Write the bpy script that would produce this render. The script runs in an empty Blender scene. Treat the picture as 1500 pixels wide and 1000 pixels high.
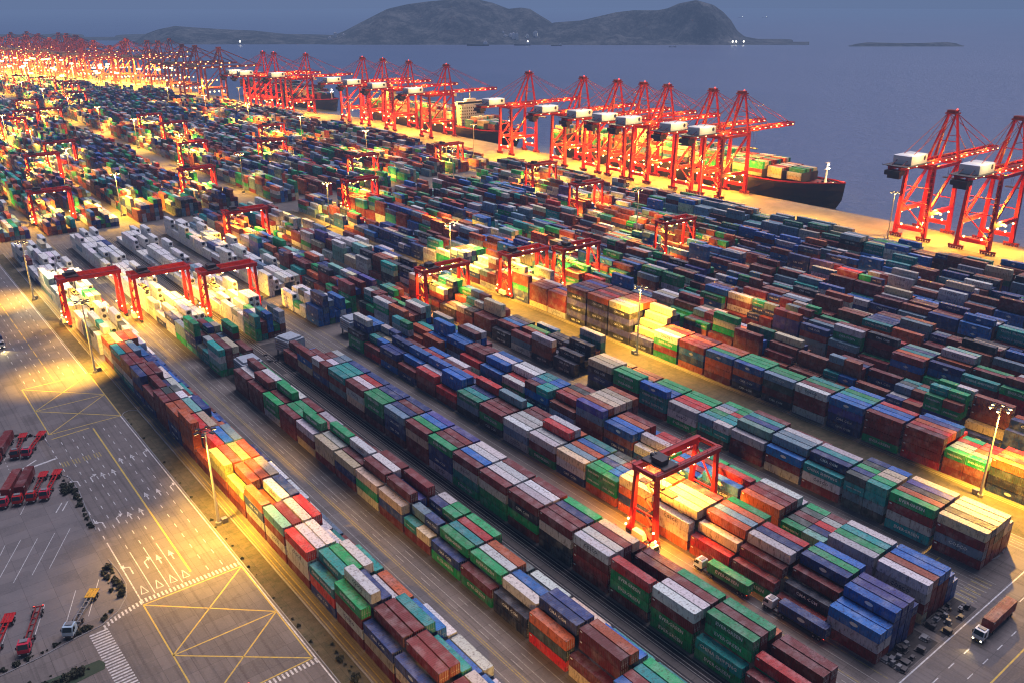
import bpy, math, random
import numpy as np
from mathutils import Matrix, Vector
random.seed(11)
R = random.Random(5)
SC = bpy.context.scene
COL = SC.collection
H = 132.0

# ------------------------------------------------------------------ helpers
def link(o):
    COL.objects.link(o); return o

def tag(o, label=None, cat=None, group=None, kind=None):
    if label: o['label'] = label
    if cat: o['category'] = cat
    if group: o['group'] = group
    if kind: o['kind'] = kind
    return o

def empty(name, loc=(0, 0, 0), rz=0.0, label=None, cat=None, group=None):
    o = bpy.data.objects.new(name, None); link(o)
    o.location = loc; o.rotation_euler = (0, 0, rz); o.empty_display_size = 1
    return tag(o, label, cat, group)

class MB:
    """collects polygons; build() links them as ONE mesh object"""
    def __init__(s): s.v = []; s.f = []; s.m = []; s.mi = 0
    def quad(s, a, b, c, d):
        n = len(s.v); s.v += [a, b, c, d]; s.f.append((n, n+1, n+2, n+3)); s.m.append(s.mi)
    def box(s, x0, x1, y0, y1, z0, z1):
        n = len(s.v)
        s.v += [(x0,y0,z0),(x1,y0,z0),(x1,y1,z0),(x0,y1,z0),(x0,y0,z1),(x1,y0,z1),(x1,y1,z1),(x0,y1,z1)]
        for q in ((0,3,2,1),(4,5,6,7),(0,1,5,4),(1,2,6,5),(2,3,7,6),(3,0,4,7)):
            s.f.append(tuple(n+i for i in q)); s.m.append(s.mi)
    def bar(s, a, b, w, h=None, w2=None, h2=None):
        """rectangular bar from a to b, w horizontal, h vertical-ish; may taper"""
        h = w if h is None else h; w2 = w if w2 is None else w2; h2 = h if h2 is None else h2
        a = Vector(a); b = Vector(b); d = (b-a).normalized()
        up = Vector((0,0,1)) if abs(d.z) < 0.95 else Vector((0,1,0))
        r = d.cross(up).normalized(); u = r.cross(d).normalized()
        n = len(s.v)
        for p, ww, hh in ((a, w, h), (b, w2, h2)):
            for sx, sy in ((-1,-1),(1,-1),(1,1),(-1,1)):
                s.v.append(tuple(p + r*(sx*ww/2) + u*(sy*hh/2)))
        for q in ((0,1,2,3),(7,6,5,4),(0,4,5,1),(1,5,6,2),(2,6,7,3),(3,7,4,0)):
            s.f.append(tuple(n+i for i in q)); s.m.append(s.mi)
    def cyl(s, a, b, r, r2=None, seg=12, cap=True):
        r2 = r if r2 is None else r2
        a = Vector(a); b = Vector(b); d = (b-a).normalized()
        up = Vector((0,0,1)) if abs(d.z) < 0.95 else Vector((1,0,0))
        x = d.cross(up).normalized(); y = d.cross(x).normalized()
        n = len(s.v)
        for p, rr in ((a, r), (b, r2)):
            for i in range(seg):
                t = 2*math.pi*i/seg
                s.v.append(tuple(p + x*(rr*math.cos(t)) + y*(rr*math.sin(t))))
        for i in range(seg):
            j = (i+1) % seg
            s.f.append((n+i, n+j, n+seg+j, n+seg+i)); s.m.append(s.mi)
        if cap:
            s.f.append(tuple(n+i for i in range(seg))[::-1]); s.m.append(s.mi)
            s.f.append(tuple(n+seg+i for i in range(seg))); s.m.append(s.mi)
    def ball(s, c, r, seg=8, rings=5):
        n = len(s.v); c = Vector(c)
        for k in range(rings+1):
            ph = math.pi*k/rings
            for i in range(seg):
                t = 2*math.pi*i/seg
                s.v.append((c.x+r*math.sin(ph)*math.cos(t), c.y+r*math.sin(ph)*math.sin(t), c.z+r*math.cos(ph)))
        for k in range(rings):
            for i in range(seg):
                j = (i+1) % seg
                s.f.append((n+k*seg+i, n+(k+1)*seg+i, n+(k+1)*seg+j, n+k*seg+j)); s.m.append(s.mi)
    def mesh(s, name, mats):
        me = bpy.data.meshes.new(name)
        me.from_pydata(s.v, [], s.f)
        for m in (mats if isinstance(mats, (list, tuple)) else [mats]): me.materials.append(m)
        if any(s.m): me.polygons.foreach_set('material_index', s.m)
        me.update(); return me
    def build(s, name, mats, parent=None, loc=None):
        o = bpy.data.objects.new(name, s.mesh(name, mats)); link(o)
        if parent: o.parent = parent
        if loc: o.location = loc
        return o

def copy_tree(o, parent=None):
    c = o.copy(); COL.objects.link(c)
    if parent: c.parent = parent
    for ch in KIDS.get(o.name, []):
        copy_tree(ch, c)
    return c
KIDS = {}
def index_tree(root):
    """remember the children of a prototype before copies are made"""
    for o in list(root.children):
        KIDS.setdefault(root.name, []).append(o); index_tree(o)

# ------------------------------------------------------------------ materials
def nodes(name):
    m = bpy.data.materials.new(name); m.use_nodes = True
    nt = m.node_tree; nt.nodes.clear()
    out = nt.nodes.new('ShaderNodeOutputMaterial')
    b = nt.nodes.new('ShaderNodeBsdfPrincipled')
    nt.links.new(b.outputs[0], out.inputs[0])
    return m, nt, b, out

def ramp(nt, src, stops):
    r = nt.nodes.new('ShaderNodeValToRGB')
    el = r.color_ramp.elements
    while len(el) < len(stops): el.new(0.5)
    for e, (p, c) in zip(el, stops):
        e.position = p; e.color = (c, c, c, 1) if isinstance(c, (int, float)) else (*c, 1)
    nt.links.new(src, r.inputs[0]); return r.outputs[0]

def noise(nt, scale, detail=4, coord='Object', rough=0.55, vec=None, stretch=None):
    t = nt.nodes.new('ShaderNodeTexNoise'); t.inputs['Scale'].default_value = scale
    t.inputs['Detail'].default_value = detail; t.inputs['Roughness'].default_value = rough
    if vec is None:
        tc = nt.nodes.new('ShaderNodeTexCoord'); vec = tc.outputs[coord]
    if stretch:
        mp = nt.nodes.new('ShaderNodeMapping'); mp.inputs['Scale'].default_value = stretch
        nt.links.new(vec, mp.inputs[0]); vec = mp.outputs[0]
    nt.links.new(vec, t.inputs['Vector']); return t.outputs['Fac']

def mixc(nt, a, b, fac, mode='MIX'):
    m = nt.nodes.new('ShaderNodeMix'); m.data_type = 'RGBA'; m.blend_type = mode
    for s, v in ((m.inputs[6], a), (m.inputs[7], b), (m.inputs[0], fac)):
        if isinstance(v, bpy.types.NodeSocket): nt.links.new(v, s)
        elif isinstance(v, (int, float)): s.default_value = v
        else: s.default_value = (*v, 1)
    return m.outputs[2]

def paint(name, col, rough=0.5, metal=0.0, dirt=0.35, dcol=(0.05, 0.035, 0.03), scale=1.2, spec=0.4):
    m, nt, b, out = nodes(name)
    f = ramp(nt, noise(nt, scale, 5), [(0.45, 0.0), (0.75, 1.0)])
    mm = nt.nodes.new('ShaderNodeMath'); mm.operation = 'MULTIPLY'; mm.inputs[1].default_value = dirt
    nt.links.new(f, mm.inputs[0])
    nt.links.new(mixc(nt, col, dcol, mm.outputs[0]), b.inputs['Base Color'])
    b.inputs['Roughness'].default_value = rough; b.inputs['Metallic'].default_value = metal
    b.inputs['Specular IOR Level'].default_value = spec
    return m

def emis(name, col, strength):
    m, nt, b, out = nodes(name)
    b.inputs['Base Color'].default_value = (*col, 1)
    b.inputs['Emission Color'].default_value = (*col, 1)
    b.inputs['Emission Strength'].default_value = strength
    m.cycles.emission_sampling = 'NONE'
    return m

def container_mat(name, source, corrugate):
    m, nt, b, out = nodes(name)
    if source == 'object':
        oi = nt.nodes.new('ShaderNodeObjectInfo'); base = oi.outputs['Color']
    else:
        at = nt.nodes.new('ShaderNodeAttribute'); at.attribute_name = 'Col'; base = at.outputs['Color']
    geo = nt.nodes.new('ShaderNodeNewGeometry')
    pos = geo.outputs['Position']
    # fading and chalking, large scale
    f1 = noise(nt, 0.35, 4, vec=pos)
    fade = mixc(nt, base, (0.55, 0.53, 0.53), ramp(nt, f1, [(0.46, 0.0), (0.78, 0.30)]))
    # rust and grime, streaky
    f2 = noise(nt, 1.6, 6, vec=pos, rough=0.7, stretch=(1, 1, 0.35))
    rust = mixc(nt, fade, (0.07, 0.032, 0.02), ramp(nt, f2, [(0.50, 0.0), (0.68, 0.8)]))
    f3 = noise(nt, 9.0, 3, vec=pos)
    fin = mixc(nt, rust, (0.55, 0.55, 0.55), ramp(nt, f3, [(0.3, 0.0), (0.9, 0.14)]), 'OVERLAY')
    nt.links.new(fin, b.inputs['Base Color'])
    nt.links.new(ramp(nt, f2, [(0.3, 0.38), (0.7, 0.7)]), b.inputs['Roughness'])
    b.inputs['Specular IOR Level'].default_value = 0.35
    if corrugate:
        sx = nt.nodes.new('ShaderNodeSeparateXYZ'); nt.links.new(pos, sx.inputs[0])
        m1 = nt.nodes.new('ShaderNodeMath'); m1.operation = 'MULTIPLY'; m1.inputs[1].default_value = 2*math.pi/0.42
        nt.links.new(sx.outputs['Y'], m1.inputs[0])
        m2 = nt.nodes.new('ShaderNodeMath'); m2.operation = 'SINE'; nt.links.new(m1.outputs[0], m2.inputs[0])
        bp = nt.nodes.new('ShaderNodeBump'); bp.inputs['Strength'].default_value = 0.5; bp.inputs['Distance'].default_value = 0.03
        nt.links.new(m2.outputs[0], bp.inputs['Height']); nt.links.new(bp.outputs[0], b.inputs['Normal'])
    return m

M = {}
M['cont'] = container_mat('container_paint', 'object', False)
M['contS'] = container_mat('container_paint_far', 'attr', True)
M['letters'] = paint('white_lettering', (0.75, 0.75, 0.72), 0.6, dirt=0.25)
M['lettersd'] = paint('dark_lettering', (0.03, 0.05, 0.10), 0.6, dirt=0.1)
M['castmetal'] = paint('corner_castings', (0.10, 0.09, 0.09), 0.6)
M['red'] = paint('crane_red_paint', (0.50, 0.013, 0.014), 0.45, dirt=0.45, dcol=(0.16, 0.012, 0.006), scale=0.4)
M['farred'] = paint('haze_paled_crane_paint', (0.42, 0.085, 0.06), 0.6, dirt=0.5, dcol=(0.3, 0.2, 0.14), scale=0.08)  # distant haze and lamp glow put into the far cranes' paler red
M['darkred'] = paint('dark_red_steel', (0.24, 0.02, 0.02), 0.55, dirt=0.4)
M['white'] = paint('white_steel', (0.74, 0.75, 0.76), 0.45, dirt=0.25, dcol=(0.3, 0.28, 0.25), scale=0.5)
M['housewhite'] = paint('machinery_house_white', (0.86, 0.86, 0.88), 0.4, dirt=0.12, dcol=(0.4, 0.4, 0.4))
M['grey'] = paint('grey_steel', (0.22, 0.22, 0.23), 0.5, dirt=0.4)
M['black'] = paint('black_rubber', (0.018, 0.018, 0.02), 0.8, dirt=0.3, dcol=(0.07, 0.06, 0.05))
M['darksteel'] = paint('dark_machinery', (0.05, 0.045, 0.05), 0.55, dirt=0.4, dcol=(0.10, 0.05, 0.03))
M['pole'] = paint('galvanised_pole', (0.55, 0.55, 0.53), 0.4, dirt=0.2)
M['glass'] = paint('dark_glass', (0.02, 0.03, 0.04), 0.1, dirt=0.0)
M['yellow'] = paint('yellow_steel', (0.62, 0.36, 0.03), 0.5, dirt=0.4)
M['cyan'] = paint('pale_blue_cab_paint', (0.42, 0.56, 0.68), 0.4, dirt=0.2)
M['pink'] = paint('crimson_cab_paint', (0.62, 0.03, 0.07), 0.4, dirt=0.25)
M['hull'] = paint('navy_hull_paint', (0.012, 0.014, 0.024), 0.45, dirt=0.5, dcol=(0.03, 0.022, 0.02), scale=0.15)
M['deck'] = paint('oxide_deck', (0.28, 0.05, 0.03), 0.7, dirt=0.4, scale=0.3)
M['cream'] = paint('cream_deckhouse', (0.7, 0.62, 0.45), 0.5, dirt=0.2)
M['greenleaf'] = None
M['lampW'] = emis('lamp_warm_white', (1.0, 0.80, 0.50), 22)
M['lampO'] = emis('lamp_sodium', (1.0, 0.50, 0.14), 20)
M['lampY'] = emis('lamp_yellow', (1.0, 0.66, 0.24), 26)
M['lampC'] = emis('lamp_cool', (1.0, 0.93, 0.8), 16)
M['lampB'] = emis('boom_lamp_glow', (1.0, 0.55, 0.22), 9)
M['lampF'] = emis('far_lamp_glow', (1.0, 0.50, 0.14), 16)
M['headlamp'] = emis('headlamp', (1.0, 0.85, 0.6), 7)
M['tail'] = emis('tail_lamp', (1.0, 0.05, 0.02), 6)

def mark_mat(name, col, wear=0.45, spec=0.3):
    """road paint, worn by wheels"""
    m, nt, b, out = nodes(name)
    geo = nt.nodes.new('ShaderNodeNewGeometry')
    f = ramp(nt, noise(nt, 1.3, 6, vec=geo.outputs['Position'], rough=0.7), [(0.42, 0.0), (0.66, wear)])
    nt.links.new(mixc(nt, col, (0.14, 0.13, 0.13), f), b.inputs['Base Color'])
    b.inputs['Roughness'].default_value = 0.7
    return m
M['mwhite'] = mark_mat('white_road_paint', (0.62, 0.62, 0.62), 0.75)
M['myellow'] = mark_mat('yellow_road_paint', (0.58, 0.42, 0.06), 0.6)
M['mfaint'] = mark_mat('worn_lane_paint', (0.36, 0.34, 0.30), 0.9)
M['mfainty'] = mark_mat('worn_yellow_lane_paint', (0.34, 0.26, 0.07), 0.9)

def ground_mat(name, base, var, scale=0.03, streak=True, rough=0.8, slab=0.6):
    m, nt, b, out = nodes(name)
    geo = nt.nodes.new('ShaderNodeNewGeometry'); pos = geo.outputs['Position']
    c = mixc(nt, base, var, ramp(nt, noise(nt, scale, 6, vec=pos, rough=0.65), [(0.35, 0.0), (0.68, 1.0)]))
    dk = tuple(v*0.45 for v in base)
    if streak:   # tyre tracks and oil run along the lanes
        s = noise(nt, 1.1, 4, vec=pos, stretch=(1.0, 0.02, 1))
        c = mixc(nt, c, dk, ramp(nt, s, [(0.50, 0.0), (0.72, 0.75)]))
    c = mixc(nt, c, dk, ramp(nt, noise(nt, 0.22, 5, vec=pos, rough=0.7), [(0.55, 0.0), (0.8, 0.55)]))
    br = nt.nodes.new('ShaderNodeTexBrick'); nt.links.new(pos, br.inputs['Vector']); br.inputs['Scale'].default_value = 1.0
    br.inputs['Brick Width'].default_value = 6.0; br.inputs['Row Height'].default_value = 4.5; br.inputs['Mortar Size'].default_value = 0.05; br.offset = 0.0
    br.inputs['Color1'].default_value = (.40, .40, .40, 1); br.inputs['Color2'].default_value = (.58, .58, .58, 1); br.inputs['Mortar'].default_value = (.18, .18, .18, 1)
    c = mixc(nt, c, br.outputs['Color'], slab, 'OVERLAY')
    pt = ramp(nt, noise(nt, 0.09, 2, vec=pos), [(0.60, 0.0), (0.61, 0.35)]); c = mixc(nt, c, tuple(v*0.6 for v in base), pt)   # resurfaced patches
    lt = tuple(min(1, v*1.5) for v in base)
    c = mixc(nt, c, lt, ramp(nt, noise(nt, 2.5, 4, vec=pos), [(0.5, 0.0), (0.85, 0.4)]))
    nt.links.new(c, b.inputs['Base Color']); b.inputs['Roughness'].default_value = rough
    b.inputs['Specular IOR Level'].default_value = 0.25
    return m
M['ground'] = ground_mat('yard_concrete', (0.19, 0.165, 0.15), (0.13, 0.115, 0.11))
M['road'] = ground_mat('road_asphalt', (0.175, 0.155, 0.148), (0.125, 0.112, 0.11), 0.05)
M['park'] = ground_mat('parking_concrete', (0.19, 0.17, 0.165), (0.14, 0.13, 0.13), 0.08, False)
M['quay'] = ground_mat('quay_concrete', (0.26, 0.21, 0.15), (0.15, 0.12, 0.09), 0.02)
M['gravel'] = ground_mat('dark_gravel', (0.05, 0.048, 0.05), (0.085, 0.075, 0.07), 0.3, False, 0.95)
M['verge'] = ground_mat('verge_soil', (0.12, 0.095, 0.06), (0.06, 0.06, 0.035), 0.5, False, 0.95)
M['track'] = ground_mat('runway_dark', (0.045, 0.043, 0.05), (0.07, 0.06, 0.06), 0.2)

# ------------------------------------------------------------------ camera (from the vanishing points of the rows)
def make_camera():
    cam = bpy.data.cameras.new('camera'); o = bpy.data.objects.new('camera', cam); link(o)
    f = 1240.0; cx, cy = 750, 500
    VL = (-310, 7); VR = (2430, 7)
    f = math.sqrt(-((VL[0]-cx)*(VR[0]-cx)+(VL[1]-cy)**2))
    Y = Vector((VL[0]-cx, cy-VL[1], -f)).normalized()
    X = Vector((VR[0]-cx, cy-VR[1], -f)).normalized()
    Z = X.cross(Y)
    rot = Matrix((X, Y, Z))
    o.matrix_world = Matrix.Translation((0, 0, H)) @ rot.to_4x4()
    cam.sensor_width = 36; cam.lens = f/1500*36
    cam.clip_start = 1; cam.clip_end = 60000
    SC.camera = o
    return rot, f
ROT, F = make_camera()
def project(p):
    c = ROT.transposed() @ (Vector(p)-Vector((0, 0, H)))
    if c.z > -1: return None
    return 750+F*c.x/-c.z, 500-F*c.y/-c.z

# ------------------------------------------------------------------ world, sun, haze
def make_world():
    w = bpy.data.worlds.new('World'); SC.world = w; w.use_nodes = True
    nt = w.node_tree; nt.nodes.clear()
    out = nt.nodes.new('ShaderNodeOutputWorld'); bg = nt.nodes.new('ShaderNodeBackground')
    sky = nt.nodes.new('ShaderNodeTexSky'); sky.sky_type = 'NISHITA'; sky.sun_disc = False
    sky.sun_elevation = math.radians(SUN_EL); sky.sun_rotation = math.radians(SUN_ROT)
    sky.air_density = 1.2; sky.dust_density = 1.0; sky.ozone_density = 4.0
    tint = mixc(nt, sky.outputs[0], (0.88, 0.89, 1.08), 1.0, 'MULTIPLY')
    nt.links.new(tint, bg.inputs[0]); bg.inputs[1].default_value = SKY_S
    nt.links.new(bg.outputs[0], out.inputs[0])
    l = bpy.data.lights.new('sun', 'SUN'); l.energy = SUN_S; l.angle = math.radians(40); l.color = (0.95, 0.86, 1.0)
    o = bpy.data.objects.new('sun', l); link(o)
    el = math.radians(58); az = math.radians(25)   # soft glow of the dusk sky, high and slightly seaward
    d = Vector((math.cos(el)*math.cos(az), math.cos(el)*math.sin(az), math.sin(el)))
    o.rotation_euler = d.to_track_quat('Z', 'Y').to_euler()
SUN_EL, SUN_ROT, SKY_S, SUN_S = 4.0, 200.0, 0.11, 3.1
make_world()

def make_haze():
    m = bpy.data.materials.new('sea_haze'); m.use_nodes = True
    nt = m.node_tree; nt.nodes.clear()
    out = nt.nodes.new('ShaderNodeOutputMaterial')
    ab = nt.nodes.new('ShaderNodeVolumeAbsorption'); em = nt.nodes.new('ShaderNodeEmission'); ad = nt.nodes.new('ShaderNodeAddShader')
    k = 0.00016
    ab.inputs['Color'].default_value = (0, 0, 0, 1); ab.inputs['Density'].default_value = k
    em.inputs['Color'].default_value = (0.132, 0.192, 0.35, 1); em.inputs['Strength'].default_value = k
    nt.links.new(ab.outputs[0], ad.inputs[0]); nt.links.new(em.outputs[0], ad.inputs[1])
    nt.links.new(ad.outputs[0], out.inputs['Volume'])
    b = MB(); b.box(-9000, 16000, -2500, 18000, -30, 320)
    tag(b.build('haze', m), 'blue evening haze over the sea and harbour', kind='structure')
make_haze()

# ------------------------------------------------------------------ ground, sea, roads
def sheet(name, x0, x1, y0, y1, z, mat, label=None):
    b = MB(); b.quad((x0,y0,z),(x1,y0,z),(x1,y1,z),(x0,y1,z))
    return tag(b.build(name, mat), label, kind='structure')

def sea_mat():
    m, nt, b, out = nodes('sea_water')
    geo = nt.nodes.new('ShaderNodeNewGeometry'); pos = geo.outputs['Position']
    c = mixc(nt, (0.065, 0.105, 0.22), (0.12, 0.155, 0.29), noise(nt, 0.004, 4, vec=pos, stretch=(1, 0.4, 1)))
    nt.links.new(c, b.inputs['Base Color'])
    b.inputs['Roughness'].default_value = 0.33; b.inputs['IOR'].default_value = 1.33
    n1 = noise(nt, 0.09, 9, vec=pos, rough=0.65); bp = nt.nodes.new('ShaderNodeBump')
    bp.inputs['Strength'].default_value = 1.0; bp.inputs['Distance'].default_value = 3.0
    nt.links.new(n1, bp.inputs['Height']); nt.links.new(bp.outputs[0], b.inputs['Normal'])
    return m
M['sea'] = sea_mat()
QX = 534.0     # quay edge
b = MB()
b.quad((-9000,-2500,-5),(30000,-2500,-5),(30000,30000,-5),(-9000,30000,-5))
tag(b.build('sea_water', M['sea']), 'dark blue sea water beyond the quay', kind='structure')
b = MB()   # the yard: one raised platform with a quay wall
QL = [(QX,940),(513,1061),(495,1200),(490,1305),(488,1442),(490,1600),(560,1630),(420,2190),(380,2330)]
b.v = [(-2500,-600,0),(QX,-600,0)]+[(x, y, 0) for x, y in QL]+[(-2500,2330,0)]
b.f = [tuple(range(len(b.v)))]; b.m = [0]
n = len(b.v); NP = n
b.v += [(x, y, -8) for x, y, z in b.v[:NP]]
for i in range(NP):
    j = (i+1) % NP; b.f.append((i, n+i, n+j, j)); b.m.append(0)
tag(b.build('ground', M['ground']), kind='structure')
sheet('quay_apron', 455.5, QX-0.3, 20, 940, 0.004, M['quay'])
b = MB(); b.v = [(455.5,940,0.004)]+[(x-.3, y, 0.004) for x, y in QL]+[(-300,2328,.004),(-300,1905,.004),(275,1900,0.004),(360,1755,0.004),(418,1540,.004),(442,1300,.004)]
b.f = [tuple(range(len(b.v)))]; b.m = [0]; tag(b.build('far_apron', M['quay']), kind='structure')
sheet('road', 33.0, 57.6, 60, 545, 0.006, M['road'])
sheet('road_junction', 22.0, 57.6, 292, 372, 0.010, M['road'])
sheet('cross_road', 60, 700, 44, 57.2, 0.008, M['road']) if False else sheet('cross_road', 62, 452, 44, 57.2, 0.008, M['road'])
sheet('near_road', 62, 452, 20, 43, 0.008, M['road'])
sheet('parking_apron', -40, 30.8, 184, 345, 0.007, M['park'])
sheet('verge', 57.9, 63.2, 90, 545, 0.010, M['verge'])
for i, (x0, x1) in enumerate(((118.0, 121.2), (113.9, 116.2))):
    sheet('gantry_runway', x0, x1, 62, 545, 0.012, M['track'])
sheet('gravel_bed', 152.5, 168, 58.8, 64.6, 0.014, M['gravel'])
sheet('gravel_bed', 170.5, 186.5, 58.8, 64.0, 0.014, M['gravel'])
sheet('gravel_bed', 98, 136, 288, 322, 0.014, M['gravel'])
sheet('sleeper_strip', 225, 240, 62, 545, 0.012, M['verge'])

W = MB(); Yl = MB(); FW = MB(); FY = MB()
def strip(mb, a, b_, w, z=0.02):
    a = Vector((*a, z)); b_ = Vector((*b_, z)); d = (b_-a).normalized(); r = Vector((d.y, -d.x, 0))*(w/2)
    mb.quad(tuple(a-r), tuple(a+r), tuple(b_+r), tuple(b_-r))
def dashes(mb, x, y0, y1, on, off, w=0.18):
    y = y0
    while y < y1: strip(mb, (x, y), (x, min(y+on, y1)), w); y += on+off
# big road on the left
strip(W, (33.3, 184), (33.3, 214), 0.3); dashes(W, 33.3, 216, 290, 2, 3, 0.25)
strip(W, (57.3, 60), (57.3, 290), 0.3); strip(W, (57.3, 336), (57.3, 545), 0.25)
strip(Yl, (46.4, 188), (47.5, 286), 0.45); dashes(Yl, 46.0, 336, 540, 8, 2, 0.3)
for x in (36.8, 40.2, 43.4):
    strip(W, (x, 185), (x, 206), 0.2); dashes(W, x, 208, 286, 2, 4, 0.2)
for x in (50.2, 53.8):
    dashes(W, x, 186, 286, 2, 4, 0.2)
for x in (36.8, 40.2, 43.4, 50.2, 53.8): dashes(W, x, 340, 540, 3, 5, 0.2)
strip(Yl, (34.8, 286), (46.6, 287), 0.4)
def arrow(x, y, kind, s=1.0, mb=W):
    strip(mb, (x, y), (x, y+3.4*s), 0.32*s)
    hy = y+3.4*s
    if kind == 'S':
        mb.quad((x-0.75*s, hy-1.3*s, .02), (x, hy-1.0*s, .02), (x, hy+1.4*s, .02), (x, hy+1.4*s, .02)); mb.quad((x, hy-1.0*s, .02), (x+0.75*s, hy-1.3*s, .02), (x, hy+1.4*s, .02), (x, hy+1.4*s, .02))
    else:
        sg = -1 if kind == 'L' else 1
        strip(mb, (x, hy), (x+sg*1.2*s, hy+0.8*s), 0.35*s)
        mb.quad((x+sg*1.0*s, hy-0.2*s, .021), (x+sg*2.0*s, hy+1.0*s, .021), (x+sg*1.0*s, hy+1.9*s, .021), (x+sg*1.0*s, hy+0.9*s, .021))
for y in (196, 221.5, 249):
    for x, k in zip((34.9, 38.5, 41.8, 44.9), 'LRSS'): arrow(x, y, k)
for y in (226, 252):
    for x, k in zip((48.6, 52, 55.6), 'SSR'): arrow(x, y+3, k)
for x in (34.9, 38.5, 41.8, 44.9):
    for a, c in (((x-0.8, 186.5), (x+0.8, 186.5)), ((x-0.8, 186.5), (x, 190)), ((x+0.8, 186.5), (x, 190))): strip(W, a, c, 0.22)
for i in range(4):
    x = 34.6+i*3.1
    for k in range(3): strip(FY, (x-0.9+k*0.8, 264), (x-0.9+k*0.8, 267.5), 0.35)
# comb (stop) lines and crossing
x = 33.4
while x < 57.2: strip(W, (x, 182.9), (x, 184.6), 0.45); x += 0.95
x = 38
while x < 57.4: strip(W, (x, 139.2), (x, 140.8), 0.45); x += 0.95
for i in range(11):
    t = i/10; cx_, cy_ = 24.0+(33-24.0)*t, 179.6+(183.4-179.6)*(t**0.7)
    strip(W, (cx_, cy_-0.8), (cx_, cy_+0.9), 0.42)
for i in range(24):
    y = 178.6-i*0.98
    strip(W, (20.4+i*0.03, y), (24.4+i*0.03, y+0.1), 0.48)
# yellow hatched boxes
def ybox(y0, ym, y1, xl=33.2, xr=57.2):
    L = [(xl, y0), (xl, ym), (xl, y1)]; Rr = [(xr, y0), (xr-0.3, ym-0.3), (xr-0.5, y1)]
    for a, c in ((L[0], L[2]), (Rr[0], Rr[2]), (L[0], Rr[0]), (L[2], Rr[2]), (L[0], Rr[1]), (Rr[0], L[1]), (L[1], Rr[1]), (L[1], Rr[2]), (Rr[1], L[2])):
        strip(Yl, a, c, 0.34, 0.024)
ybox(182.2, 160.8, 141.2); ybox(335.0, 312.0, 290.0, 34.9, 58.0)
# parking bays
for a, c in (((8.5,215.1),(15.7,229.7)),((10.7,210.6),(19.3,227.6)),((14.9,211.1),(23.5,227.5)),((18.9,211.4),(27.3,227.3)),((4.4,212),(12,229.5)),
             ((3,184),(8,197)),((10,184.5),(15,197)),((16.5,184.5),(22,198)),((22,186),(27.5,199)),((10,246),(17,262)),((18,243),(22,252))):
    strip(W, a, c, 0.16)
dashes(W, 20.2, 270, 286, 1, 1.5, 0.16)
strip(W, (6, 283.2), (22, 283.2), 0.12); strip(W, (6, 281.4), (22, 281.4), 0.12)
strip(W, (23.5, 269.5), (33, 271.4), 0.9); strip(W, (23.5, 270.7), (28, 274.2), 0.5)
strip(W, (26.0, 238), (28.5, 242.5), 0.3); strip(W, (27.6, 237.8), (30, 242.3), 0.3)
# lanes between the blocks
for x, mb_ in ((83.2,FW),(85.8,FW),(88.4,FY),(89.0,FY),(91.6,FW),(94.6,FW),(64.0,FY),(65.1,FY),(63.4,FW),
               (138.8,FW),(139.6,FW),(142.6,FW),(143.2,FY),(146.4,FW),(149.0,FY),
               (187.9,FW),(189,FW),(191.5,FW),(194.2,FW),(196.5,FW),(199.2,FW),
               (219.4,FW),(221.0,FW),(223.4,FY),(225.0,FW),(239.6,FW),(240.6,FY),
               (118.4,FW),(119.3,FW),(120.5,FW),(114.3,FW),(115.6,FW)):
    strip(mb_, (x, 60), (x, 548), 0.26 if mb_ is FY else 0.2, 0.026)
for x in (90.3, 93.2, 141, 192.8, 197.8, 222.2):
    dashes(FW, x, 62, 545, 4, 8, 0.2)
for x0 in (267.5, 293.5, 318, 347, 370.6, 380, 404, 428):
    for dx in (-1.8, -0.6, 0.6): strip(FW, (x0+dx, 60), (x0+dx, 548), 0.2, 0.026)
# cross road
strip(W, (62, 57.9), (452, 57.9), 0.3)
for yy in (53.6, ): 
    x = 64
    while x < 450: strip(W, (x, yy), (x+2.5, yy), 0.22); x += 7
x = 64
while x < 450: strip(W, (x, 49.6), (x+2.5, 49.6), 0.22); x += 7
strip(Yl, (62, 46.0), (452, 46.0), 0.35)
for x in (156, 176, 199, 214): 
    strip(W, (x, 40.5), (x+3.5, 40.5), 0.4); strip(W, (x, 40.5), (x+1.2, 39.2), 0.4)
x = 140
while x < 300: strip(W, (x, 37.5), (x+6, 37.5), 0.2); x += 12
for k in range(7): strip(FY, (186.5+k*1.9, 60.5), (186.5+k*1.9, 64.5), 0.5)
strip(Yl, (188.5, 74.0), (199.5, 74.0), 0.3)
# quay apron lines
for x in (458, 462, 466, 470, 474, 478, 482, 486): strip(FW, (x, 60), (x, 938), 0.25, 0.026)
for x in (497.5, 501.0, 528.5, 531.2): strip(FW, (x, 60), (x, 938), 0.35, 0.026)
for x in (495, 504): strip(FY, (x, 60), (x, 938), 0.3, 0.026)
tag(W.build('road_markings', M['mwhite']), kind='structure')
tag(Yl.build('yellow_road_markings', M['myellow']), kind='structure')
tag(FW.build('lane_markings', M['mfaint']), kind='structure')
tag(FY.build('yellow_lane_markings', M['mfainty']), kind='structure')

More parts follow.
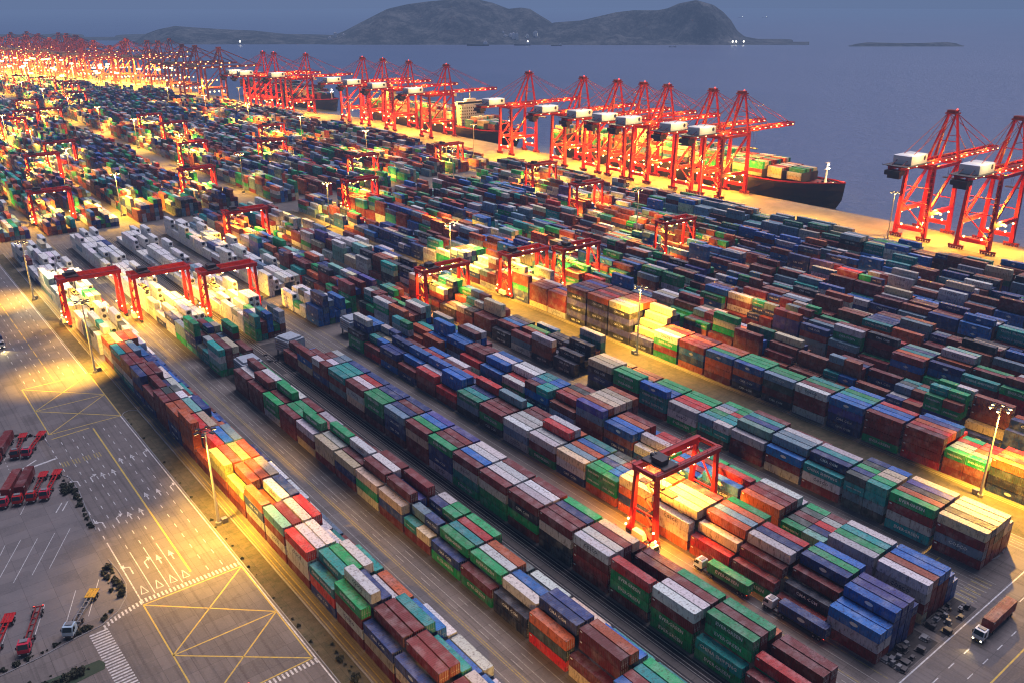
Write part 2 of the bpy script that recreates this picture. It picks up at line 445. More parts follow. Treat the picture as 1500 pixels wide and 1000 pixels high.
# kerbs along the road and yard
k = MB()
for (a, c) in (((57.9,60),(57.9,290)),((57.9,336),(57.9,545)),((63.2,60),(63.2,290)),((63.2,340),(63.2,545))):
    k.bar((a[0],a[1],.075),(c[0],c[1],.075),.25,.15)
pts = [(57.9,290),(58.8,291.5),(60.5,292.2),(62.3,291.5),(63.2,290)]
for a, c in zip(pts, pts[1:]): k.bar((*a,.075),(*c,.075),.25,.15)
pts = [(57.9,336),(58.8,334.6),(60.5,333.8),(62.3,335),(63.2,340)]
for a, c in zip(pts, pts[1:]): k.bar((*a,.075),(*c,.075),.25,.15)
pts = [(-8,175.5),(2.4,177.3),(10.5,178.2),(17.7,179.8),(23.7,180.8),(28,183.5),(31,188),(32.3,193),(32.2,200),(31.6,206)]
for a, c in zip(pts, pts[1:]): k.bar((*a,.075),(*c,.075),.25,.15)
pts = [(32.6,222),(33.2,235),(33.9,246),(33.6,256),(31.5,260.5),(28,261.5)]
for a, c in zip(pts, pts[1:]): k.bar((*a,.075),(*c,.075),.25,.15)
pts = [(8,297),(21.8,298.1),(27.1,296.5),(31,292.5),(33,287.5),(33.4,281)]
for a, c in zip(pts, pts[1:]): k.bar((*a,.075),(*c,.075),.25,.15)
for (cx_, cy_, rr) in ((212, 68.5, 7.0),):
    for i in range(24):
        a0, a1 = 2*math.pi*i/24, 2*math.pi*(i+1)/24
        if i % 3: k.bar((cx_+rr*math.cos(a0), cy_+rr*.55*math.sin(a0), .1), (cx_+rr*math.cos(a1), cy_+rr*.55*math.sin(a1), .1), .4, .3)
tag(k.build('kerb', M['grey']), kind='structure')

# ------------------------------------------------------------------ shipping containers
PAL = {'m': (0.175, 0.020, 0.020), 'r': (0.52, 0.020, 0.018), 'o': (0.50, 0.10, 0.025), 'b': (0.012, 0.135, 0.46), 'n': (0.014, 0.042, 0.18),
       'k': (0.012, 0.018, 0.040), 'w': (0.60, 0.58, 0.58), 'c': (0.66, 0.54, 0.36), 'g': (0.004, 0.32, 0.105), 't': (0.008, 0.29, 0.27),
       'd': (0.05, 0.075, 0.065), 's': (0.15, 0.25, 0.33), 'y': (0.60, 0.53, 0.14), 'p': (0.055, 0.055, 0.26), 'G': (0.010, 0.20, 0.115), 'a': (0.26, 0.065, 0.035),
       'W': (0.90, 0.89, 0.87), 'q': (0.18, 0.42, 0.36)}
CNAME = {'m': 'dark maroon', 'r': 'bright red', 'o': 'orange brown', 'b': 'bright blue', 'n': 'navy blue', 'k': 'black', 'w': 'pale grey', 'c': 'cream',
         'g': 'green', 't': 'teal', 'd': 'dark grey', 's': 'slate blue', 'y': 'pale yellow', 'p': 'violet blue', 'G': 'deep green', 'a': 'rusty brown', 'W': 'white', 'q': 'mint'}
TH = 2.72; BP = 13.1; RP = 2.74; CW = 2.44
# block: name for labels, x of first row, first y, rows; then bays seen in the photograph, near to far, rows left to right, tiers bottom to top
NEAR = {
 'A': ('the block beside the marked road', 66.6, 71.0, 6, [
  'mcn mmb bmo wmb mw t', 'mcn mmm mmb wmt mw t', 'mcn mmm mcm wbw mb w', 'mcn mmmm mmmm wbt wb bw', 'mcn mmmm mmmm mcot wbb mw',
  'mwmg mmkkw mmnn mmw mwo t', 'nrt nmtt wmmg mmkw mot t', 'mwwr mmmw mmkw mww nt m', 'mwmq mcmm mmnw mmmr mw s', 'mwno mmo mmgw mmmn mmw w',
  'moy mmoo mmoo mmmc mmW n', 'moyy mmyo mmyy mmoo cmn m', 'mo mmor mnob mnms mm k', 'moooo mmor mmcc mma no a', 'nnmo mmmo mmgq mmgn bb n',
  'mmmm mmmm mmmW mmW mt m', 'nmm mmmm mnn mmw mt m', 'nmnn mmnm wmmm mww tb n', 'twmm mmmm mwm mmn bb n', 'twmt mmmo mmws mwb nn b', 'mwco mwcc mwmm mwma wcw w']),
 'B': ('the block left of the dark runway', 97.0, 64.5, 5, [
  'mbb mmm mmt mmt mg', 'mbb mmm mmt mmg mt', 'cm mmmm mmmo mbb dt', 'rdo mmnn mmnn gd gc', 'kk mmw mmb gd gw',
  'gm mgg mmw mmo gd', 'gn mgg mmt mmr mmg', 'mc mnn mm mgg mgg', 'mnc mmmm mmp mmmm b', 'cgc mmmm mmmw mmmm m',
  'mnc mmm mcmw mmm mm', 'mcc mww mmmg mmm w', 'cmw mmgg mmm mmw n', 'mmm mmg mgg mmm w', 'wgg mmm mmmg mmw m', 'mmm mmmm mmmw mmg w', 'mmm mww mmwm mmg w']),
 'C': ('the block right of the dark runway', 122.0, 64.5, 5, [
  'mm mgr mg mmm mmm', 'gt mggg mmmm mmmg mmo', 'ggmw mmmw mmmm mmmg mmm', 'mggr mmm dd kkm kkm', 'mmmw mmmw mmmm mmmc mmm', 'kkwm mmmm mmmn mmmg mmg',
  'mgkm mmmw mmmw mmmm mmt', 'ggwm mmmw mmmw mmmm mmt', 'gtwm mmmb mmmw mmmw mmm', 'wnng mmmm mmmm mmmp mmp', 'mmcm mmmg mmmb mmmp mmn',
  'mnns mmmn mmmm mmmn mmn', 'mkgg mmmg mmnn mmmn mmb', 'mcwm mmmw mmmr mmmn mmb', 'msmt mmwt mmmt mmmn mm', 'mnmm mmmw mmms mmms mmt', 'mcbm mmb mmm nn n', 'mm mcm g m b']),
 'D': ('the block the near gantry crane straddles', 150.6, 64.0, 6, [
  'mwb mwb nnnb nnnp nnnp mmn', 'm kk mkm mkmn mmmg mmmb', 'gm mgm mmmw mmmn mmmr mmy', 'or scc mmso mmws mmmo mmmg', 'oww mwwc omcc omcc omor mmr',
  'onoc onoc omoc owco ommo mmm', 'ogg mgb mmb mmm mmm cm', 'nwc mws mmo mmb mmt ww', 'gmw mgw mmmr mmmw mmo mm', 'wsw wmw mmw mmm mmm bb',
  'kgm kwm mmm mmms mmt bt', 'ksG wst mmn mmnr mmo mm', 'mr mmbb nmbb nnn mmr mm', 'mar mmw nmbb mmm mmm mgw', 'nm nnb nnbb mmm mmr mbb', 'bmn bbn bbnn mgm mmm mm']),
 'E': ('the long block beside the dark service lane', 170.6, 64.3, 6, [
  'cmww mmma mmmb mmmb nnb bb', 'wwww wmmg mmmt mmww mmw ww', 'ccq mmn mmr mmw mmm ww', 'kkoo mmmm mmmm mmmw mmw s', 'gnnb mmr mmmr mmm mmg mm',
  'mmb mmr nnb mmo mmg mm', 'mbw mmcw mmg mmr mmr mb', 'mnab mnnb mmoo mmmm mb kb', 'mmasp mmano mmawc mmamc mmamc mmamo', 'dwa mmmr mmmo nmmd mmma mmd', 'bnbt bmtt mmmb mmmb mmw mo',
  'mgw mgr mmmW mmmw mmr mr', 'bbb mmbb mmmw mmbb mmo mo', 'mwr mmmm mmmm nnb mmm mm']),
 'F': ('the block beside the wide lamp lane', 201.6, 65.2, 6, [
  'msmc mmmk mmkc mmkc mmcc mmc', 'twmg mmmo mmmk mmmp mmcc mmc', 'dstt mmgg mmcc mmoc mmbb m', 'mwt mmnn mmmt mmmw mmw mm', 'wmb mmgs mmms mmww mmm mmm',
  'mmw mmsq mmmn mmmt mmmm mm', 'dtw mgt mtt mmr mmg mgg', 'gww ggr mmr mmg mmg mm', 'mttb mtb mmb mmg mmg mm', 'mmgg mgwg mgs mmo mco mg', 'dnkc mdkc mtyc dnm mtm mt']),
 'G': ('the block behind the lit lamp pole', 242.0, 56.5, 6, [
  'aorW mmcW mmrW mmoW mmw mm', 'nkdo mmmr mmro mmor nmr mm', 'mag kss mmo mor mmr m', 'rmmm mmmr mmmo mmop mmmb mmr', 'gmmm mmbb mmmb mmmr mmm mgb', 'nnpb nmbb nmgt mmgg mmbb mm',
  'wmmw mmmm mmmg mmgt mmm mm', 'kmds mgtg mttg mss mmm mm', 'knob nmag nmbg mggg mm m', 'moob mmog mmoo mmco mmy mm', 'onbm mmcm mmoo mmwm mmm mm', 'gmgw mmyc mmor mmoo mmw mc',
  'kp kpc kpkc kpkpc kpkpkc kpkpk', 'kpkpkc kpkpkw kpkpky kpkpko kpkpko kpkpko', 'kpkpko kpkpkm kpkpkr kpkpkm kpkpko kpkpkm', 'kpkpkm kpkpkn kpkpkm kpkpkm kpkpkp kpkpkm', 'wmmm wmmo mmmp mmmm mmw mm', 'cmmm wmnm mmnm mmmw mmm m']),
}
THEME = ['m']
def rcol(mode, prev):
    if prev and R.random() < 0.36: return prev
    if mode != 'reefer' and R.random() < 0.26: return THEME[0]
    if mode == 'reefer': return 'W' if R.random() < .9 else R.choice('wcnms')
    if mode == 'far': return R.choice('mmmmmaannppssskwwwccdggGtooaabr')  # haze tint put into the far palette: more violet, maroon, slate and pale boxes
    return R.choice('mmmmmmmmmaannnkkbbbwwwwwssccgggGttoooarpq')
containers = []   # dict per container
def add(block, row, bay, tier, x, y, ln, z, c, hc=0, fan=False):
    containers.append(dict(B=block, r=row, b=bay, t=tier, x=x, y=y, l=ln, z=z, c=c, fan=fan))
HALF = {('E', 3), ('F', 3), ('G', 3), ('F', 7), ('E', 11), ('D', 7), ('B', 8)}
def fill(block, X0, y, rows, bay, stacks):
    """one bay of a block; two 20 ft boxes end to end in some bays"""
    half = ((block, bay) in HALF) if y < 230 and block in NEAR else R.random() < 0.17
    for r in range(rows):
        st = stacks[r] if r < len(stacks) else 'm'
        if half:
            for hb in (0, 1):
                s2 = st if hb == 0 else (st[:-1]+R.choice('mstgdnw'))
                for t, c in enumerate(s2): add(block, r, bay+hb*0.5, t, X0+r*RP, y+hb*6.25, 6.06, t*TH, c)
        else:
            jit = R.uniform(-0.08, 0.08)
            for t, c in enumerate(st): add(block, r, bay, t, X0+r*RP+R.uniform(-.04, .04), y+jit, 12.19, t*TH, c)
def rand_stacks(rows, mode, base, prev):
    out = []
    for r in range(rows):
        h = max(1, min(5, round(base+R.gauss(0, 0.95)-(0.8 if r in (0, rows-1) and R.random() < .5 else 0))))
        if mode == 'empty': h = R.choice((0, 0, 1, 2, 3))
        if mode == 'reefer': h = R.choice((1, 2, 2, 3, 3, 3, 4))
        s = ''
        pv = prev[r] if prev and r < len(prev) else None
        for t in range(h):
            pv = rcol('reefer' if mode == 'reefer' else mode, pv); s += pv
        out.append(s)
    return out
def run_block(key, name, X0, y0, rows, near, y_end, modef):
    y = y0; bay = 1; prev = None; base = 3.3
    for st in near:
        fill(key, X0, y, rows, bay, st.split()); y += BP; bay += 1
    while y+12.2 < y_end:
        mode = modef(y)
        if mode is None: y += BP; bay += 1; prev = None; continue
        if R.random() < 0.2: THEME[0] = R.choice('mmmnwbtasnkw')
        base = max(2.3, min(4.4, base+R.gauss(0, 0.45)))
        if R.random() < 0.035 and y < YC: y += BP*.5; prev = None; continue
        st = rand_stacks(rows, mode, base, prev); fill(key, X0, y, rows, bay, st)
        prev = [s[-1] if s else None for s in st]; y += BP; bay += 1
YC = 545.0
def mA(y): return 'reefer' if y > 318 else 'n'
def mB(y): return None if 286 < y < 300 else ('reefer' if y > 335 else ('mixed' if y > 300 else 'n'))
def mC(y): return None if 296 < y < 318 else ('reefer' if y > 328 else 'n')
def mD(y): return None if 299 < y < 318 else ('reefer' if y > 338 else 'n')
BLK = {}
for key, (nm, X0, y0, rows, near) in NEAR.items():
    BLK[key] = nm
    run_block(key, nm, X0, y0, rows, near, YC, {'A': mA, 'B': mB, 'C': mC, 'D': mD}.get(key, lambda y: 'n'))
RIGHT = {'H': 269.0, 'I': 295.0, 'J': 319.3, 'K': 348.3, 'L': 381.3, 'M': 405.4, 'N': 429.6}
for key, X0 in RIGHT.items():
    BLK[key] = 'the packed blocks toward the quay'
    run_block(key, '', X0, 64, 6 if key != 'N' else 7, [], YC if key < 'M' else YC+20, lambda y: 'n')
FARX = [66.6, 92.5, 118, 146, 171.5, 197, 242, 269, 295, 319.3, 348.3, 381.3, 405.4, 429.6]
for i, X0 in enumerate(FARX):
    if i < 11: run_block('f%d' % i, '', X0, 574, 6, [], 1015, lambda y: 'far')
    else: run_block('f%d' % i, '', X0, 590, 6, [], 1060, lambda y: 'far')
    ye = float(np.interp(X0+17, [272, 358, 415, 440, 452], [1890, 1745, 1530, 1295, 1150]))
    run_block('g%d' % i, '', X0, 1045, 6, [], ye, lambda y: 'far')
for i, X0 in enumerate((-36, -10, 15, 40)):
    run_block('h%d' % i, '', X0, 600 if X0 < 40 else 585, 6, [], 1880, lambda y: 'far')

rf = random.Random(77)
for i in range(110):
    x = rf.uniform(-40, 330); y = rf.uniform(1910, 2250); c0 = rf.choice('mmnwcgtopW')
    if x > 290-(y-1950)*.3: continue
    for r in range(rf.randint(2, 7)):
        for t in range(rf.randint(1, 4)): add('z%d' % i, r, 1, t, x+r*RP, y, 12.19*rf.choice((1, 1, 3)), t*TH, rf.choice((c0, 'm', 'n', 'w')))
occ = {}
for c in containers:
    occ[(c['B'], c['r'], c['b'], c['t'])] = c
def exposed(c):
    B, r, b_, t = c['B'], c['r'], c['b'], c['t']
    top = (B, r, b_, t+1) not in occ
    lft = (B, r-1, b_, t) not in occ
    rgt = (B, r+1, b_, t) not in occ
    half = c['l'] < 10
    nb = b_-0.5 if (half and b_ % 1) else b_-1
    fr = not ((B, r, nb, t) in occ or (B, r, b_-0.5, t) in occ)
    fb = b_+0.5 if (half and b_ % 1 == 0) else math.floor(b_)+1
    bk = (B, r, fb, t) not in occ
    return top, lft, rgt, fr, bk
def poly_area(ps):
    a = 0
    for i in range(len(ps)):
        x1, y1 = ps[i]; x2, y2 = ps[(i+1) % len(ps)]; a += x1*y2-x2*y1
    return abs(a)/2
keep = []
for c in containers:
    e = exposed(c); c['e'] = e
    if not any(e): continue
    x0, y0, z0 = c['x'], c['y'], c['z']; x1, y1, z1 = x0+CW, y0+c['l'], z0+2.6
    pc = project((x0, y0, z1))
    if pc is None or not (-140 < pc[0] < 1680 and pc[1] < 1180): continue
    keep.append(c)
    if y0 > 330: c['area'] = 0; continue
    A = 0; inside = 0
    def pr(*pts):
        q = [project(p) for p in pts]
        q = [(min(1500, max(0, u)), min(1000, max(0, v))) for u, v in q]
        return poly_area(q)
    if e[0]: A += pr((x0,y0,z1),(x1,y0,z1),(x1,y1,z1),(x0,y1,z1))
    if e[1]:
        # the side face is hidden when the row to the left of it stands across a narrow gap
        A += 0.9*pr((x0,y0,z0),(x0,y1,z0),(x0,y1,z1),(x0,y0,z1))
    if e[3]: A += 0.8*pr((x0,y0,z0),(x1,y0,z0),(x1,y0,z1),(x0,y0,z1))
    c['area'] = A
keep.sort(key=lambda c: -c['area'])
solo, rest = keep[:300], keep[300:]

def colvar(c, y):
    base = PAL[c]; k = (1+R.uniform(-0.30, 0.25))*(1.0 if y < 330 else 1.3); k = 1+R.uniform(-.08, .05) if c == 'W' else k  # light put into the colour: farther boxes brighter to lift the yard
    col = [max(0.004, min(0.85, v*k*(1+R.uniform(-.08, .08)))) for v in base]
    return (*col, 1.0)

# the remaining thousands as one mass
def build_rest():
    V = []; Fc = []; C = []
    def fq(a, b_, c_, d, col):
        n = len(V); V.extend((a, b_, c_, d)); Fc.append((n, n+1, n+2, n+3)); C.append(col)
    for c in rest:
        x0, y0, z0 = c['x'], c['y'], c['z']; x1, y1, z1 = x0+CW, y0+c['l'], z0+2.62
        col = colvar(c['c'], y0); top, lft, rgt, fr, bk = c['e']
        near = y0 < 560
        fq((x0,y0,z1),(x1,y0,z1),(x1,y1,z1),(x0,y1,z1), col)
        fq((x0,y0,z0),(x0,y0,z1),(x0,y1,z1),(x0,y1,z0), col)
        if near or fr: fq((x0,y0,z0),(x1,y0,z0),(x1,y0,z1),(x0,y0,z1), col)
        if near or rgt: fq((x1,y0,z0),(x1,y1,z0),(x1,y1,z1),(x1,y0,z1), col)
        if near or bk: fq((x0,y1,z0),(x0,y1,z1),(x1,y1,z1),(x1,y1,z0), col)
        if c['c'] == 'W' and y0 > 318 and y0 < 545 and fr:   # cooling unit on the end of a reefer
            yy = y0-0.03; cx_, cz_ = (x0+x1)/2, z0+1.45; pr_ = []
            for i in range(8):
                a = math.pi/4*i+math.pi/8; pr_.append((cx_+0.85*math.cos(a), yy, cz_+0.85*math.sin(a)))
            dk = (0.03, 0.035, 0.05, 1)
            fq(*pr_[0:4], dk); fq(pr_[3], pr_[4], pr_[7], pr_[0], dk); fq(*pr_[4:8], dk)
        if y0 < 420 and lft and c['c'] in 'gGnbkwt' and R.random() < 0.75:      # bright lettering on the long side
            txt = {'g': 'EVERGREEN', 'G': 'CHINA SHIPPING', 'n': 'CMA CGM', 'k': 'CMA CGM', 'b': None, 'w': 'COSCO', 't': 'CHINA SHIPPING'}[c['c']]
            lc = (0.7, 0.7, 0.66, 1) if c['c'] != 'w' else (0.06, 0.08, 0.16, 1)
            if txt is None:
                yy = y0+c['l']/2; fq((x0-.03,yy-1.1,z0+1.3),(x0-.03,yy,z0+1.9),(x0-.03,yy+1.1,z0+1.3),(x0-.03,yy,z0+0.8), lc)
            elif txt in TXT:
                tv, tf = TXT[txt]; wv = TXTW[txt]; s = min(1.0, (c['l']-1.5)/wv)
                n = len(V); yy = y0+c['l']/2+wv*s/2
                V.extend([(x0-.035, yy-u*s, z0+1.05+v*s) for u, v in tv])
                for f in tf: Fc.append(tuple(n+i for i in f)); C.append(lc)
        if near and c['y'] < 300:   # rails and corner posts catch the light
            pass
    me = bpy.data.meshes.new('stacked_containers')
    me.from_pydata(V, [], Fc)
    ca = me.color_attributes.new('Col', 'FLOAT_COLOR', 'CORNER')
    arr = np.empty((len(me.loops), 4), dtype=np.float32); i = 0
    cnt = np.array([len(f) for f in Fc]); ca_ = np.repeat(np.array(C, dtype=np.float32), cnt, axis=0)
    ca.data.foreach_set('color', ca_.ravel())
    me.materials.append(M['contS']); me.update()
    o = bpy.data.objects.new('stacked_containers', me); link(o)
    tag(o, 'thousands of coloured containers stacked in the farther blocks', 'containers', kind='stuff')

def text_mesh(s, size, bold=0.012):
    cu = bpy.data.curves.new('txt', 'FONT'); cu.body = s; cu.size = size; cu.offset = bold; cu.resolution_u = 1; cu.space_character = 1.08
    o = bpy.data.objects.new('txt', cu); COL.objects.link(o)
    dg = bpy.context.evaluated_depsgraph_get(); me = bpy.data.meshes.new_from_object(o.evaluated_get(dg))
    v = [(p.co.x, p.co.y) for p in me.vertices]; f = [tuple(p.vertices) for p in me.polygons]
    bpy.data.objects.remove(o); bpy.data.curves.remove(cu); bpy.data.meshes.remove(me)
    return v, f
TXT = {s: text_mesh(s, z, 0.03) for s, z in (('EVERGREEN', 1.25), ('CHINA SHIPPING', 1.2), ('CMA CGM', 1.15), ('COSCO', 1.3), ('ITALIA', 1.1), ('UNIGLORY', 1.1))}
TXTW = {s: max(p[0] for p in v) for s, (v, f) in TXT.items()}
build_rest()

def container_meshes(ln):
    """a corrugated steel box: (body, door leaf) meshes with the near end at y=0"""
    w, h, f = CW, 2.6, 0.13
    b = MB(); b.mi = 0
    # frame: posts and rails
    for x in (0, w-f):
        for y in (0, ln-f): b.box(x, x+f, y, y+f, 0, h)
        b.box(x, x+f*.8, f, ln-f, 0, f*1.2); b.box(x, x+f*.8, f, ln-f, h-f*.9, h)
    for y in (0, ln-f): b.box(f, w-f, y, y+f, 0, f); b.box(f, w-f, y, y+f, h-f, h)
    # corrugated sides and roof
    n = int(ln/0.27); ys = [f+(ln-2*f)*i/(n*2) for i in range(n*2+1)]
    for s, xo, xi in ((-1, 0.015, 0.07), (1, w-0.015, w-0.07)):
        for i in range(len(ys)-1):
            a = xo if (i//1) % 4 in (0, 1) else xi
            c_ = xo if ((i+1)//1) % 4 in (0, 1) else xi
            q = ((a, ys[i], f), (c_, ys[i+1], f), (c_, ys[i+1], h-f*.8), (a, ys[i], h-f*.8))
            b.quad(*(q if s > 0 else q[::-1]))
    for i in range(len(ys)-1):
        a = h-0.01 if i % 4 in (0, 1) else h-0.045
        c_ = h-0.01 if (i+1) % 4 in (0, 1) else h-0.045
        b.quad((f*.7, ys[i], a), (w-f*.7, ys[i], a), (w-f*.7, ys[i+1], c_), (f*.7, ys[i+1], c_))
    b.quad((f, ln-.05, f), (f, ln-.05, h-f), (w-f, ln-.05, h-f), (w-f, ln-.05, f))
    b.quad((f, .09, f), (w-f, .09, f), (w-f, .09, h-f), (f, .09, h-f))
    b.quad((0.05, 0.05, .05), (0.05, ln-.05, .05), (w-.05, ln-.05, .05), (w-.05, 0.05, .05))
    b.mi = 1
    for x in (-.01, w-.17):
        for y in (-.01, ln-.17):
            for z in (-.0, h-.115): b.box(x, x+.18, y, y+.18, z, z+.12)
    body = b.mesh('container_body', [M['cont'], M['castmetal']])
    d = MB(); dw = (w-2*f)/2-.01
    d.box(0, dw, 0, .045, f, h-f)
    d.mi = 1
    for x in (dw*.28, dw*.72):
        d.cyl((x, -.035, f), (x, -.035, h-f), .028, seg=6); d.box(x-.16, x+.16, -.06, -.02, 1.0, 1.06)
    d.mi = 0
    for z in (0.55, 1.3, 2.05): d.box(.03, dw-.03, -.015, .0, z, z+.07)
    door = d.mesh('container_door', [M['cont'], M['pole']])
    return body, door
CM = {12: container_meshes(12.19), 6: container_meshes(6.06)}
LET = {}
def letter_mesh(s, ln, mat):
    key = (s, ln, mat)
    if key in LET: return LET[key]
    v, f = TXT[s]; wv = TXTW[s]; sc = min(1.0, (ln-1.4)/wv)
    V = [(-CW/2-0.02, wv*sc/2-u*sc, 1.0+q*sc) for u, q in v]; Fs = list(f)
    me = bpy.data.meshes.new('lettering'); me.from_pydata(V, [], Fs); me.materials.append(M[mat]); me.update()
    LET[key] = me; return me
def patch_mesh(ln, kind):
    key = (kind, ln)
    if key in LET: return LET[key]
    b = MB()
    if kind == 'oval':
        V = []
        for i in range(14):
            a = 2*math.pi*i/14; b.v.append((-CW/2-.02, 1.0*math.cos(a), 1.35+.48*math.sin(a)))
        b.f.append(tuple(range(14))); b.m.append(0)
    else:
        xx, q = -CW/2-.02, ln/2; b.quad((xx, q-1.0, 1.95), (xx, q-1.0, 2.3), (xx, q-.35, 2.3), (xx, q-.35, 1.95))
    LET[key] = b.mesh('marking', M['letters']); return LET[key]
WORDS = ('first', 'second', 'third', 'fourth', 'fifth', 'sixth', 'seventh', 'eighth', 'ninth', 'tenth', 'eleventh', 'twelfth', 'thirteenth', 'fourteenth', 'fifteenth', 'sixteenth',
         'seventeenth', 'eighteenth', 'nineteenth', 'twentieth', 'twenty first', 'twenty second')
SHORT = {'A': 'block beside the marked road', 'B': 'block left of dark runway', 'C': 'block right of dark runway', 'D': 'block under near gantry crane',
         'E': 'long block beside service lane', 'F': 'block beside the lamp lane', 'G': 'block behind lit lamp pole', 'H': 'second block behind lamp pole'}
def solo_container(c, x=None, y=None, z=None, rz=0, label=None, group=None):
    ln = c['l']; k = 12 if ln > 10 else 6
    col = colvar(c['c'], 0)
    if label is None:
        end = 'rear ' if c['b'] % 1 else ('front ' if k == 6 else '')
        tierw = 'top' if c['e'][0] else ('bottom' if c['t'] == 0 else 'tier '+('one', 'two', 'three', 'four', 'five')[c['t']])
        label = '%s%s container, %s of stack, row %s, bay %s, %s' % (end, CNAME[c['c']], tierw, ('one', 'two', 'three', 'four', 'five', 'six')[c['r']],
                 ('one two three four five six seven eight nine ten eleven twelve thirteen fourteen fifteen sixteen seventeen eighteen nineteen twenty').split()[int(c['b'])-1], SHORT.get(c['B'], 'far block'))
    o = empty('shipping_container', (c['x'] if x is None else x, c['y'] if y is None else y, c['z'] if z is None else z), rz, label, 'container', group or 'stacked shipping containers')
    body, door = CM[k]
    p = bpy.data.objects.new('body', body); link(p); p.parent = o; p.color = col
    for s in (0, 1):
        d = bpy.data.objects.new('door', door); link(d); d.parent = o; d.color = col
        d.location = (0.135+s*((CW-.26)/2), 0.03, 0)
    s = None; mat = 'letters'; rr = R.random()
    if c['c'] == 'g': s = 'EVERGREEN'
    elif c['c'] in 'Gt' and k == 12: s = R.choice(('CHINA SHIPPING', 'EVERGREEN', 'CHINA SHIPPING'))
    elif c['c'] in 'nk' and rr < .6: s = 'CMA CGM'
    elif c['c'] == 'w' and rr < .45: s = 'COSCO'; mat = 'lettersd'
    elif c['c'] == 's' and rr < .5: s = 'COSCO'; mat = 'letters'
    elif c['c'] == 'W' and rr < .3: s = 'EVERGREEN'; mat = 'lettersd'
    if s: nm_, me_ = 'lettering', letter_mesh(s, ln, mat)
    elif c['c'] in 'bn': nm_, me_ = 'emblem', patch_mesh(ln, 'oval')
    elif c['c'] in 'mroac': nm_, me_ = 'marking', patch_mesh(ln, 'tick')
    else: return o
    for side in (0, 1):
        if side and not c['e'][2]: continue        # the far side only where it can be seen
        q = bpy.data.objects.new(nm_, me_); link(q); q.parent = o
        q.location = (CW/2, ln/2, 0); q.rotation_euler = (0, 0, math.pi*side)
    return o
for c in solo: solo_container(c)
print('containers', len(containers), 'kept', len(keep), 'smallest solo area', solo[-1]['area'])

# ------------------------------------------------------------------ lamps (lights at lit lamps, plus added floods without fixtures)
LCOL = {'O': (1.0, 0.38, 0.035), 'Y': (1.0, 0.52, 0.05), 'W': (1.0, 0.74, 0.30)}
LDATA = {}
LGAIN = 2.0
def spot(loc, watt, col='Y', size=150, blend=0.6, aim=None, rad=0.5):
    key = (watt, col, size, blend, rad)
    if key not in LDATA:
        l = bpy.data.lights.new('flood_and_fill_spot', 'SPOT'); l.energy = watt*LGAIN; l.color = LCOL[col]
        l.spot_size = math.radians(size); l.spot_blend = blend; l.shadow_soft_size = rad; LDATA[key] = l
    o = bpy.data.objects.new('flood_and_fill_spot', LDATA[key]); link(o); o.location = loc
    if aim: o.rotation_euler = (Vector(aim)-Vector(loc)).to_track_quat('-Z', 'Y').to_euler()
    return o
def point(loc, watt, col='Y', rad=0.4):
    key = ('p', watt, col, rad)
    if key not in LDATA:
        l = bpy.data.lights.new('lamp', 'POINT'); l.energy = watt*LGAIN; l.color = LCOL[col]; l.shadow_soft_size = rad; LDATA[key] = l
    o = bpy.data.objects.new('lamp', LDATA[key]); link(o); o.location = loc
    return o

